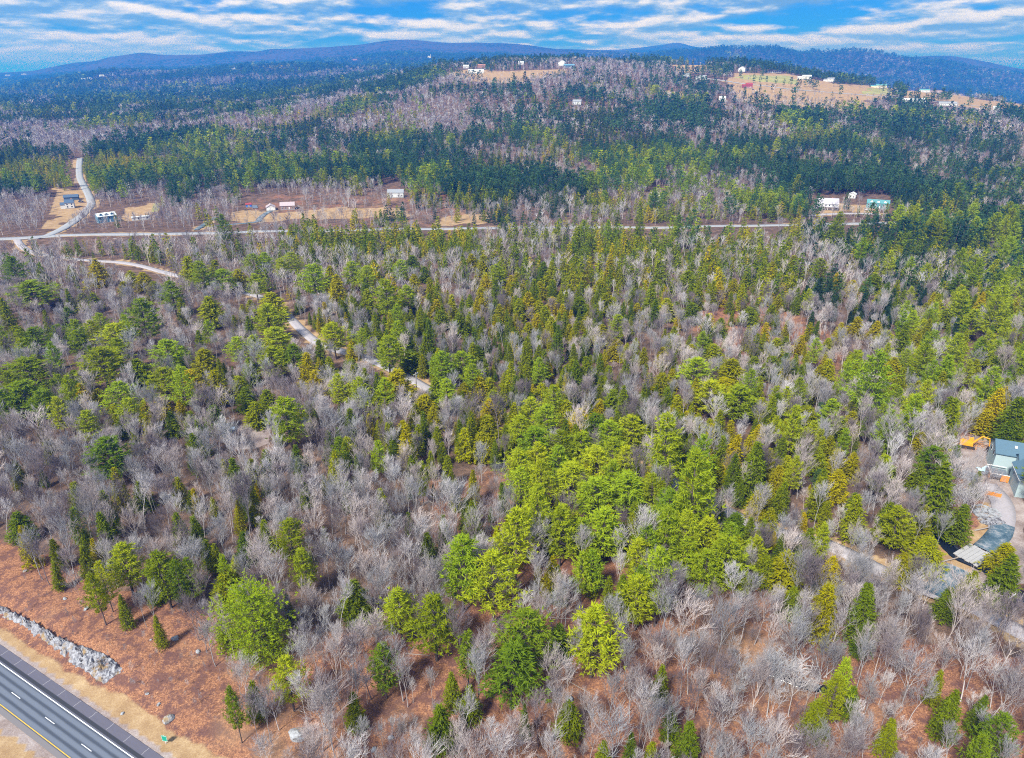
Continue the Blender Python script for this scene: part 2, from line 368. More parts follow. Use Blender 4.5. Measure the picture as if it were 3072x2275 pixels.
LITTER = [([(-100, 560), (0, 540), (100, 590), (240, 620), (420, 640), (520, 560), (700, 540), (800, 620), (1024, 660), (1100, 800), (-100, 800)], .95), ([(-100, 560), (0, 545), (60, 560), (190, 620), (260, 680), (300, 800), (-100, 800)], 1.1),
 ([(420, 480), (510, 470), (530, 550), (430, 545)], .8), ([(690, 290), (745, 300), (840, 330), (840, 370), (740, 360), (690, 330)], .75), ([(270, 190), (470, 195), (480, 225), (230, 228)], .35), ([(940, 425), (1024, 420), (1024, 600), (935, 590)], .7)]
def build_ground():
    ys = [-120]
    y = -120.0
    while y < 41500:
        y += 2.2 if y < 60 else (1.5 if y < 170 else max(2.2, y * .0105)); ys.append(y)
    ys = np.array(ys); ss = np.linspace(-1.75, 1.75, 441)
    SSg, YY = np.meshgrid(ss, ys, indexing='ij')
    XX = SSg * (np.maximum(YY, 0) + 140); ZZ = hgt(XX, YY)
    # roads lie in a shallow bed
    D = (XX - HA[0]) * HN[0] + (YY - HA[1]) * HN[1]
    ZZ = np.where((D < 3.2) & (D > -7.4), ZZ - .12, ZZ)
    n, m = XX.shape
    px, py, dp = proj(XX, YY, ZZ); front = YY > 60
    for line, wd in ROADS:
        dd = dist_to_path(XX, YY, line)
        ZZ = np.where(dd < wd * .5 + .4, ZZ - .5, ZZ)
    wob = 14 * (fbm(XX / 30, YY / 60, 3, 71) - .5); px = px + wob * 1.6; py = py + wob * .22 * np.clip((py - 60) / 60, .3, 3) 
    zone = np.zeros((n, m, 4), np.float32)
    for P in FIELDS: zone[..., 0] = np.maximum(zone[..., 0], (in_poly(px, py, P) & front))
    for P in LAWNS: zone[..., 1] = np.maximum(zone[..., 1], (in_poly(px, py, P) & front))
    for P in DIRTS: zone[..., 2] = np.maximum(zone[..., 2], (in_poly(px, py, P) & front))
    A = (XX - HA[0]) * HD[0] + (YY - HA[1]) * HD[1]
    wid = 5.0 + 2.2 * sstep(A, 16, 36) + 3.0 * (fbm(XX / 7, YY / 7, 3, 88) - .5)
    zone[..., 0] = np.maximum(zone[..., 0], (1 - sstep(D, wid - 1.5, wid + 2)) * (YY < 250))
    zone[..., 2] = np.maximum(zone[..., 2], ((1 - sstep(D, 3.0, 4.6)) * (D > -8.6)) * (YY < 250) * .9)
    for line, wd in ROADS:
        dd = dist_to_path(XX, YY, line); zone[..., 0] = np.maximum(zone[..., 0], np.where(dd < wd * .5 + 2.5, .75, 0))
    zone[..., 3] = sstep(YY, 1900, 3000) * (1 - zone[..., 0])
    idx = np.arange(n * m).reshape(n, m)
    quads = np.stack([idx[:-1, :-1], idx[1:, :-1], idx[1:, 1:], idx[:-1, 1:]], -1).reshape(-1, 4)
    fz = zone[:-1, :-1, :].reshape(-1, 4); fY = YY[:-1, :-1].ravel()
    V = np.stack([XX, YY, ZZ], -1).reshape(-1, 3); Z4 = zone.reshape(-1, 4)
    which = np.where(fY > 3700, 2, np.where((fz[:, 0] > .9) & (fY > 300), 1, 0))
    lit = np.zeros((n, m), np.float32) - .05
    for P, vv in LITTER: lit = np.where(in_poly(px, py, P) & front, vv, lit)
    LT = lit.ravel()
    for k, nm in ((0, 'ground'), (1, 'field'), (2, 'hills')):
        q = quads[which == k]; used, inv = np.unique(q.ravel(), return_inverse=True)
        me = mesh_from(nm, V[used], inv.reshape(-1, 4), [M_GROUND], True, 4)
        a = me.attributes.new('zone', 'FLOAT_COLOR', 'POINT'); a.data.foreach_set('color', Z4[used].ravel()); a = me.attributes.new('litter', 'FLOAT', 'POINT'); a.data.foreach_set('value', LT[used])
        tag(link(nm, me), kind='structure')

def dist_to_path(X, Y, P):
    best = np.full(np.shape(X), 1e9)
    for (x0, y0), (x1, y1) in zip(P[:-1], P[1:]):
        L2 = (x1 - x0) ** 2 + (y1 - y0) ** 2 + 1e-9
        t = np.clip(((X - x0) * (x1 - x0) + (Y - y0) * (y1 - y0)) / L2, 0, 1)
        best = np.minimum(best, np.hypot(X - x0 - t * (x1 - x0), Y - y0 - t * (y1 - y0)))
    return best
def path_world(pts, step=4.0):
    X, Y, Z = at([p[0] for p in pts], [p[1] for p in pts]); P = list(zip(X, Y))
    # Catmull-Rom through the points
    out = []
    for k in range(len(P) - 1):
        p0 = P[max(k - 1, 0)]; p1 = P[k]; p2 = P[k + 1]; p3 = P[min(k + 2, len(P) - 1)]
        n = max(2, int(math.hypot(p2[0] - p1[0], p2[1] - p1[1]) / step))
        for i in range(n):
            t = i / n
            out.append(tuple(.5 * (2 * p1[a] + (-p0[a] + p2[a]) * t + (2 * p0[a] - 5 * p1[a] + 4 * p2[a] - p3[a]) * t * t + (-p0[a] + 3 * p1[a] - 3 * p2[a] + p3[a]) * t ** 3) for a in (0, 1)))
    out.append(P[-1]); return out
P_MAIN = path_world([(-60, 241), (0, 239), (17, 238.3), (69, 235), (138, 234), (214, 233), (275, 231), (341, 230.5), (433, 229), (494, 228), (536, 227.5), (617, 227), (683, 227), (759, 225.5), (836, 224), (900, 222.5), (1000, 219)], 12)
P_SIDE = path_world([(28, 239), (46, 236), (60, 230), (73, 222), (84, 213), (91, 205), (89, 196), (84, 186), (80, 178), (79, 168), (80, 158)], 8)
P_LANE = path_world([(17, 240), (24, 248), (46, 255), (75, 259), (101, 261), (142, 266), (179, 276), (225, 287), (262, 297), (275, 305), (290, 318), (303, 331), (317, 342), (345, 352), (372, 360), (404, 375), (427, 388), (455, 400), (520, 422), (600, 452), (650, 472), (680, 486), (720, 508), (775, 532), (829, 545), (880, 570), (930, 590), (974, 607), (1024, 634), (1070, 660)], 4)
P_DRIVE = path_world([(938, 592), (948, 579), (960, 567), (975, 554), (990, 543), (1000, 530), (1004, 512), (999, 497), (986, 484)], 2.5)
P_HOUSE = path_world([(214, 226), (230, 224.5), (256, 222), (260, 218), (266, 213.5), (271, 211)], 4)
P_RIDGE = path_world([(700, 78), (726, 81), (745, 84), (790, 89), (836, 93), (890, 97), (930, 101), (985, 107), (1030, 113)], 20)
P_FRONT = path_world([(806, 216), (830, 214), (860, 213.5), (880, 214)], 6)
P_TEAL = path_world([(196, 230), (205, 224), (216, 217)], 4)
ROADS = [(P_MAIN, 9.5), (P_SIDE, 7), (P_LANE, 4.6), (P_DRIVE, 5.5), (P_HOUSE, 4.5), (P_RIDGE, 8), (P_FRONT, 5), (P_TEAL, 4)]
def ribbon(name, path, width, mat, up=.12, kerb=.35):
    P = np.array(path); d = np.gradient(P, axis=0); d /= np.linalg.norm(d, axis=1)[:, None] + 1e-9; N = np.stack([-d[:, 1], d[:, 0]], 1)
    off = [-width / 2, -width / 2, -width / 6, width / 6, width / 2, width / 2]; dzs = [-kerb, 0, .04, .04, 0, -kerb]
    V = []
    zc = hgt(P[:, 0], P[:, 1])
    for o, dz in zip(off, dzs):
        q = P + N * o; V.append(np.stack([q[:, 0], q[:, 1], np.maximum(hgt(q[:, 0], q[:, 1]), zc - 1) + up + dz], 1))
    V = np.stack(V, 1); n, m = V.shape[:2]; idx = np.arange(n * m).reshape(n, m)
    q = np.stack([idx[:-1, :-1], idx[:-1, 1:], idx[1:, 1:], idx[1:, :-1]], -1).reshape(-1, 4)
    me = mesh_from(name, V.reshape(-1, 3), q[:, ::-1], [mat], False, 4)
    return tag(link(name, me), kind='structure')
build_ground()
ribbon('road', P_MAIN, 9.5, M_ASPH); ribbon('road', P_SIDE, 7, M_ASPH, .18); ribbon('lane', P_LANE, 4.6, M_GRAVEL, .1)
ribbon('road', P_RIDGE, 8, M_ASPH, .5)
m_, t_, o_ = newmat('wet blue asphalt'); b_ = t_.node('ShaderNodeBsdfPrincipled'); t_.l.new(b_.outputs[0], o_.inputs[0]); p_ = t_.node('ShaderNodeNewGeometry').outputs['Position']
t_.put(b_.inputs['Base Color'], t_.ramp(t_.math('ADD', t_.math('MULTIPLY', t_.noise(p_, .35, 5, .7), .7), t_.math('MULTIPLY', t_.noise(p_, 2.5, 4, .7), .3)), [(.38, (.03, .065, .10)), (.50, (.08, .13, .17)), (.60, (.27, .28, .31))])); b_.inputs['Roughness'].default_value = .5
M_TEAL = m_
ribbon('driveway', path_world([(1000, 532), (1004, 512), (999, 497), (986, 484)], 2.5), 5.5, M_GRAVEL, .12); ribbon('driveway', path_world([(932, 594), (945, 582), (958, 568)], 2.0), 5.2, M_TEAL, .17); ribbon('driveway', path_world([(984, 550), (992, 543), (1001, 532), (1003, 524)], 2.0), 5.2, M_TEAL, .17); ribbon('driveway', P_HOUSE, 4.5, M_TEAL, .2); ribbon('driveway', P_FRONT, 5, M_GRAVEL, .2); ribbon('driveway', P_TEAL, 4, M_TEAL, .2)

# ------------------------------------------------------------------ the highway
def hw(a, d, z=0.0): return (HA[0] + HD[0] * a + HN[0] * d, HA[1] + HD[1] * a + HN[1] * d, z)
def hw_strip(name, a0, a1, d0, d1, z, mat, kind='structure', parent=None, segs=1):
    V = []; Fc = []
    for k in range(segs + 1):
        a = a0 + (a1 - a0) * k / segs; V += [hw(a, d0, z), hw(a, d1, z)]
        if k: b = 2 * k; Fc.append((b - 2, b, b + 1, b - 1))
    o = link(name, mesh_from(name, V, Fc, [mat]), parent)
    if kind: o['kind'] = kind
    return o
def highway_mat():
    m, t, out = newmat('highway asphalt'); b = t.node('ShaderNodeBsdfPrincipled'); t.l.new(b.outputs[0], out.inputs[0])
    geo = t.node('ShaderNodeNewGeometry'); pos = geo.outputs['Position']
    dp = t.node('ShaderNodeVectorMath', operation='DOT_PRODUCT'); t.l.new(pos, dp.inputs[0]); dp.inputs[1].default_value = (HN[0], HN[1], 0)
    D = t.math('SUBTRACT', dp.outputs['Value'], float(HA @ HN))
    al = t.node('ShaderNodeVectorMath', operation='DOT_PRODUCT'); t.l.new(pos, al.inputs[0]); al.inputs[1].default_value = (HD[0], HD[1], 0)
    cv = t.node('ShaderNodeCombineXYZ'); t.put(cv.inputs[0], D); t.put(cv.inputs[1], t.math('MULTIPLY', al.outputs['Value'], .12))
    streak = t.noise(cv.outputs[0], 1.6, 4, .6)
    # polished wheel tracks: two lanes, two tracks each
    w1 = t.math('ABSOLUTE', t.math('SINE', t.math('MULTIPLY', t.math('ADD', D, .05), PI / 1.42)))
    lane = t.mix(t.smooth(t.math('ADD', w1, t.math('MULTIPLY', t.math('SUBTRACT', streak, .5), .5)), .2, .95), (.022, .032, .055), (.13, .155, .21))
    fine = t.noise(pos, 5, 4, .7)
    lane = t.mix(.35, lane, t.mix(fine, (.03, .04, .06), (.14, .16, .20)))
    should = t.mix(t.math('ADD', t.math('MULTIPLY', fine, .5), t.math('MULTIPLY', streak, .5)), (.065, .065, .095), (.125, .12, .16))
    dark = t.math('MULTIPLY', t.smooth(D, .30, .45), t.math('SUBTRACT', 1.0, t.smooth(D, .95, 1.15)))
    c = t.mix(t.smooth(D, .1, .35), lane, should); c = t.mix(dark, c, (.022, .025, .035))
    ls = t.smooth(t.math('MULTIPLY', D, -1.0), 5.7, 5.9); c = t.mix(ls, c, (.16, .15, .16))
    # transverse cracks across the shoulder
    wv = t.math('FRACT', t.math('MULTIPLY', t.math('ADD', al.outputs['Value'], t.math('MULTIPLY', streak, .5)), 1 / 5.3)); cr = t.math('MULTIPLY', t.math('LESS_THAN', wv, .022), t.math('GREATER_THAN', D, 1.15))
    c = t.mix(t.math('MULTIPLY', cr, .6), c, (.36, .35, .38))
    t.put(b.inputs['Base Color'], c); b.inputs['Roughness'].default_value = .75
    return m
M_HWY = highway_mat(); M_WHITE = plain('white road paint', (.75, .76, .80), .6, .15, 2.0); M_YELLOW = plain('yellow road paint', (.62, .38, .05), .6, .15, 2.0)
hwy = hw_strip('highway', -300, 420, -6.75, 2.75, .03, M_HWY, segs=60)
hw_strip('edge_line', -300, 420, -.09, .09, .036, M_WHITE, parent=hwy); hw_strip('edge_line', -300, 420, -5.66, -5.5, .036, M_YELLOW, parent=hwy)
for k in range(-20, 26): hw_strip('lane_dash', 10.2 + 11.85 * k, 13.3 + 11.85 * k, -2.96, -2.83, .036, M_WHITE, parent=hwy)

# ------------------------------------------------------------------ tree meshes
def unit(v): return v / (np.linalg.norm(v, axis=-1, keepdims=True) + 1e-9)
def blades(base, direc, length, width, rs):
    """one thin triangular spray per row"""
    side = unit(np.cross(direc, rs.normal(size=direc.shape)))
    wv = side * np.asarray(width).reshape(-1, 1)
    V = np.stack([base - wv, base + wv, base + direc * np.asarray(length).reshape(-1, 1)], 1)
    return V.reshape(-1, 3)
def tri_mesh(name, V, mat):
    F_ = np.arange(len(V)).reshape(-1, 3); return mesh_from(name, V, F_, [mat], False, 3)
def tubes(segs, n=4):
    """tapered tubes without caps: rows of p0, p1, r0, r1"""
    p0 = np.array([s[0] for s in segs], float); p1 = np.array([s[1] for s in segs], float)
    r0 = np.array([s[2] for s in segs]); r1 = np.array([s[3] for s in segs])
    d = unit(p1 - p0); ref = np.where(np.abs(d[:, 2:3]) > .9, np.array([[1., 0, 0]]), np.array([[0, 0, 1.]]))
    a = unit(np.cross(d, ref)); b = np.cross(d, a); m = len(segs)
    V = np.zeros((m, 2, n, 3))
    for k in range(n):
        o = a * math.cos(2 * PI * k / n) + b * math.sin(2 * PI * k / n)
        V[:, 0, k] = p0 + o * r0[:, None]; V[:, 1, k] = p1 + o * r1[:, None]
    base = (np.arange(m) * 2 * n)[:, None]; Q = []
    for k in range(n):
        k2 = (k + 1) % n; Q.append(np.stack([base[:, 0] + k, base[:, 0] + k2, base[:, 0] + n + k2, base[:, 0] + n + k], 1))
    return V.reshape(-1, 3), np.concatenate(Q)

def conifer(seed, kind, lod):
    """returns (crown verts, trunk segments); height 1 unit per metre. kind: pine, hemlock, broad"""
    rs = np.random.RandomState(seed)
    if kind == 'pine':
        H, R, cb = 20.0, 4.6, rs.uniform(.24, .34); nw = [12, 8, 6][lod]; nb = [7, 5, 4][lod]; nt = [13, 4, 2][lod]; bl = [5, 4, 3][lod]; L, Wd = [(.85, .125), (1.7, .34), (3.0, .8)][lod]
    elif kind == 'broad':
        H, R, cb = 24.0, 10.0, .08; nw = 24; nb = 11; nt = 26; bl = 6; L, Wd = .66, .10
    else:
        H, R, cb = 13.0, 3.1, rs.uniform(.04, .14); nw = [18, 10, 6][lod]; nb = [9, 6, 4][lod]; nt = [8, 3, 2][lod]; bl = [4, 3, 3][lod]; L, Wd = [(.66, .13), (1.25, .33), (2.0, .75)][lod]
    B = []; D = []; Ls = []; trunk = []
    lean = rs.normal(0, .01 * H, 2)
    def axis(h): return np.array([lean[0] * h * h, lean[1] * h * h, h * H])
    az0 = rs.uniform(0, 6.28)
    lob = rs.uniform(.75, 1.25, 7)
    for i in range(nw):
        h = cb + (1 - cb) * (i + rs.uniform(.1, .7)) / nw
        q = (h - cb) / (1 - cb)
        if kind == 'pine': r = R * min(1, .55 + q * 2.2) * (1 - q) ** .82 * 1.2 * rs.uniform(.7, 1.2) + .35
        elif kind == 'broad': r = R * math.sqrt(max(0.02, 1 - ((q - .38) / .64) ** 2)) * rs.uniform(.85, 1.05)
        else: r = R * (1 - q) ** .82 * min(1, .72 + q * 2) * rs.uniform(.88, 1.12) + .15
        n = max(3, int(round(nb * (1 - q * .45))))
        for j in range(n):
            az = az0 + 2 * PI * (j + rs.uniform(-.3, .3)) / n + i * 1.1
            rr = r * rs.uniform(.7, 1.12) * (lob[int((az % (2 * PI)) / (2 * PI) * 7)] if kind != 'hemlock' else 1)
            up = {'pine': .12 + q * .75, 'broad': .1 + q * .8, 'hemlock': -.22 + q * .55}[kind]
            d = np.array([math.cos(az), math.sin(az), 0.0]); p0 = axis(h)
            if rr > .9 and lod == 0: trunk.append((p0, p0 + d * rr * .7 + np.array([0, 0, rr * .7 * up]), .035 + .012 * rr, .02))
            m = max(1, int(nt * (.5 + .5 * rr / R)))
            for k in range(m):
                f = (.30 + .70 * (k + rs.uniform(0, 1)) / m) if kind != 'hemlock' else (.2 + .8 * (k + rs.uniform(0, 1)) / m)
                lat = rs.normal(0, .24 if kind != 'hemlock' else .2) * rr * f
                curve = (.16 if kind != 'hemlock' else -.16) * rr * f * f
                p = p0 + d * rr * f + np.array([-d[1], d[0], 0]) * lat + np.array([0, 0, up * rr * f + curve - .06 * abs(lat) + rs.normal(0, .10 if kind != 'broad' else .3)])
                for b in range(bl):
                    dd = d * .75 + rs.normal(0, .62, 3) + np.array([0, 0, .38 if kind != 'hemlock' else -.05]) + np.array([-d[1], d[0], 0]) * np.sign(lat) * .4
                    B.append(p + rs.normal(0, .13, 3)); D.append(dd); Ls.append(rs.uniform(.7, 1.2))
    for k in range([16, 8, 3][lod]):          # the leader
        B.append(axis(.93) + rs.normal(0, .1, 3)); D.append(np.array([0, 0, 1.0]) + rs.normal(0, .45, 3)); Ls.append(1.0)
    B = np.array(B); D = unit(np.array(D)); Ls = np.array(Ls)
    V = blades(B, D, Ls * L, Wd * Ls, rs)
    nseg = 5 if lod == 0 else 2
    for k in range(nseg):
        h0 = k / nseg * .95; h1 = (k + 1) / nseg * .95
        tr = (.26 if kind == 'pine' else .2) * (1.8 if kind == 'broad' else 1) * (1 if lod == 0 else 1.2)
        trunk.append((axis(h0) - np.array([0, 0, .6 if k == 0 else 0]), axis(h1), tr * (1 - h0 * .9) + .02, tr * (1 - h1 * .9) + .02))
    return V, trunk, H, R

def bare(seed, style, lod):
    """bare broadleaf: trunk and limbs, then fine branches. style: spread, upright, birch, brush"""
    rs = np.random.RandomState(seed); H = 15.0
    fork = {'spread': .32, 'upright': .42, 'birch': .5, 'brush': .06}[style]
    nl = {'spread': 10, 'upright': 10, 'birch': 8, 'brush': 10}[style]
    spr = {'spread': .50, 'upright': .34, 'birch': .42, 'brush': .42}[style]
    if lod: nl = [0, 7, 5][lod]
    TR = []; TW = []
    lean = rs.normal(0, .06, 2)
    p = np.array([0, 0, -.5]); d = np.array([lean[0], lean[1], 1.0]); segs = 6 if lod == 0 else 2; tr = {'spread': .16, 'upright': .14, 'birch': .12, 'brush': .05}[style] * (1, 1.3, 1.8)[lod]
    pts = [p.copy()]
    for k in range(segs):
        d = d + np.array([*rs.normal(0, .05, 2), 0]); d /= np.linalg.norm(d)
        q = p + d * (H * .82 / segs + (.5 if k == 0 else 0)); TR.append((p, q, tr * (1 - .88 * k / segs), tr * (1 - .88 * (k + 1) / segs))); p = q; pts.append(p.copy())
    pts = np.array(pts)
    def along(h):
        x = h * (len(pts) - 1); i = min(int(x), len(pts) - 2); return pts[i] + (pts[i + 1] - pts[i]) * (x - i)
    tw = (.028, .07, .18)[lod]
    def grow(p, d, L, r, lev):
        # a curving branch in two pieces, with children along it
        d = d / np.linalg.norm(d)
        mid = p + d * L * .5; d2 = d + np.array([*rs.normal(0, .24, 2), .14]); d2 /= np.linalg.norm(d2); end = mid + d2 * L * .5
        tgt = TR if lev == 0 else TW
        if lod == 2 or (lod == 1 and lev): tgt.append((p, end, r, r * .3))
        else: tgt.append((p, mid, r, r * .7)); tgt.append((mid, end, r * .7, r * .3))
        if lev >= (2, 1, 1)[lod]: return
        nc = ((7, 6), (7, 0), (5, 0))[lod][lev]
        for c in range(nc):
            f = .3 + .7 * (c + rs.uniform(0, .9)) / nc
            q = p + (mid - p) * (f / .5) if f < .5 else mid + (end - mid) * ((f - .5) / .5)
            az = rs.uniform(0, 2 * PI); o = np.array([math.cos(az), math.sin(az), rs.uniform(0, .5)])
            grow(q, (d if f < .5 else d2) + o * .72, L * (.56 - .2 * f) * rs.uniform(.75, 1.2) + .35, max(r * .45, tw) if lev == 0 else tw, lev + 1)
    az = rs.uniform(0, 6)
    for k in range(nl):
        f = fork + (1 - fork) * (k + rs.uniform(0, .6)) / nl
        az += 2.4 + rs.normal(0, .3)
        L = H * {'spread': .50, 'upright': .42, 'birch': .34, 'brush': .5}[style] * (1 - .55 * (f - fork) / (1 - fork)) * rs.uniform(.8, 1.15)
        grow(along(f), np.array([math.cos(az) * spr, math.sin(az) * spr, .8]), L, max(tr * .42 * (1 - .5 * f), tw), 0)
    # the leader ends in a spray
    for k in range((6, 3, 2)[lod]): grow(pts[-1] - np.array([0, 0, .4]), np.array([*rs.normal(0, .4, 2), 1.0]), 2.2, tw * 1.2, 1)
    return TR, TW, H, (4.4 if style == 'spread' else 3.3)

PROTO = bpy.data.collections.new('tree_kinds')      # source meshes of the stuff woods; not linked to the scene
MESHES = {}
def make_tree_meshes():
    for kind, mat, seeds in (('pine', M_PINE, 4), ('hemlock', M_HEML, 4), ('broad', M_PINE, 1)):
        for s in range(seeds):
            for lod in (0, 1, 2):
                if kind == 'broad' and lod: continue
                V, tr, H, R = conifer(100 + s * 7 + (50 if kind == 'hemlock' else 0), kind, lod)
                tv, tq = tubes(tr, 5 if lod == 0 else 3)
                MESHES[kind, s, lod] = (tri_mesh('crown', V, mat), mesh_from('trunk', tv, tq, [M_BARK], False, 4), H, R, V, tv, tq)
    for s, style in enumerate(['spread', 'upright', 'spread', 'upright', 'birch', 'spread', 'brush']):
        for lod in (0, 1, 2):
            TR, TW, H, R = bare(300 + s * 5, style, lod)
            tv, tq = tubes(TR, 5 if lod == 0 else 3); wv, wq = tubes(TW, 3)
            MESHES['bare', s, lod] = (mesh_from('crown', wv, wq, [M_TWIG], False, 4), mesh_from('trunk', tv, tq, [M_BARE], False, 4), H, R, wv, wq, tv, tq)
make_tree_meshes()
def proto_object(key, tint, order, extra=''):
    """one joined source object: crown and trunk, two materials"""
    m = MESHES[key]
    if key[0] == 'bare': cv, cf, tv, tf = m[4:8]; cf = [tuple(r) for r in cf.tolist()]; mats = [tinted(TWIG_C, tuple(tint)), tinted(BARE_C, tuple(tint))]
    else: cv = m[4]; cf = [tuple(r) for r in np.arange(len(cv)).reshape(-1, 3).tolist()]; tv, tf = m[5], m[6]; mats = [tinted(HEML_C if key[0] == 'hemlock' else PINE_C, tuple(tint)), M_BARK]
    tf = [tuple(r) for r in (np.asarray(tf) + len(cv)).tolist()]
    me = bpy.data.meshes.new('tree'); me.from_pydata(np.concatenate([cv, tv]).tolist(), [], cf + tf)
    for x in mats: me.materials.append(x)
    mi = np.zeros(len(me.polygons), np.int32); mi[len(cf):] = 1; me.polygons.foreach_set('material_index', mi); me.update()
    o = bpy.data.objects.new('tree_kind_%03d' % order, me)
    return o

def scatter(name, keys, lod, X, Y, Z, sc_xy, sc_z, rot, idx, kind='stuff', label=None):
    """one object whose points carry instanced trees"""
    if len(X) == 0: return None
    col = bpy.data.collections.new('kinds_' + name)
    for k, (key, tint) in enumerate(keys): col.objects.link(proto_object((key[0], key[1], lod), tint, k))
    me = bpy.data.meshes.new(name); me.vertices.add(len(X)); me.vertices.foreach_set('co', np.stack([X, Y, Z], 1).astype(np.float32).ravel())
    a = me.attributes.new('idx', 'INT', 'POINT'); a.data.foreach_set('value', np.asarray(idx, np.int32))
    a = me.attributes.new('rot', 'FLOAT_VECTOR', 'POINT'); a.data.foreach_set('vector', np.stack([RS.normal(0, .03, len(X)), RS.normal(0, .03, len(X)), rot], 1).astype(np.float32).ravel())
    a = me.attributes.new('scl', 'FLOAT_VECTOR', 'POINT'); a.data.foreach_set('vector', np.stack([sc_xy, sc_xy, sc_z], 1).astype(np.float32).ravel())
    o = link(name, me); tag(o, label, None, None, kind)
    g = bpy.data.node_groups.new('scatter ' + name, 'GeometryNodeTree')
    g.interface.new_socket('Geometry', in_out='INPUT', socket_type='NodeSocketGeometry'); g.interface.new_socket('Geometry', in_out='OUTPUT', socket_type='NodeSocketGeometry')
    gi = g.nodes.new('NodeGroupInput'); go = g.nodes.new('NodeGroupOutput'); ip = g.nodes.new('GeometryNodeInstanceOnPoints'); ci = g.nodes.new('GeometryNodeCollectionInfo')
    ci.inputs['Collection'].default_value = col; ci.inputs['Separate Children'].default_value = True; ci.inputs['Reset Children'].default_value = True
    def attr(nm, ty):
        n = g.nodes.new('GeometryNodeInputNamedAttribute'); n.data_type = ty; n.inputs['Name'].default_value = nm
        return [s for s in n.outputs if s.enabled and s.name == 'Attribute'][0]
    L = g.links
    L.new(gi.outputs[0], ip.inputs['Points']); L.new(ci.outputs[0], ip.inputs['Instance']); ip.inputs['Pick Instance'].default_value = True
    L.new(attr('idx', 'INT'), ip.inputs['Instance Index'])
    rn = g.nodes.new('FunctionNodeEulerToRotation'); L.new(attr('rot', 'FLOAT_VECTOR'), rn.inputs[0]); L.new(rn.outputs[0], ip.inputs['Rotation'])
    L.new(attr('scl', 'FLOAT_VECTOR'), ip.inputs['Scale']); L.new(ip.outputs[0], go.inputs[0])
    md = o.modifiers.new('scatter', 'NODES'); md.node_group = g
    return o

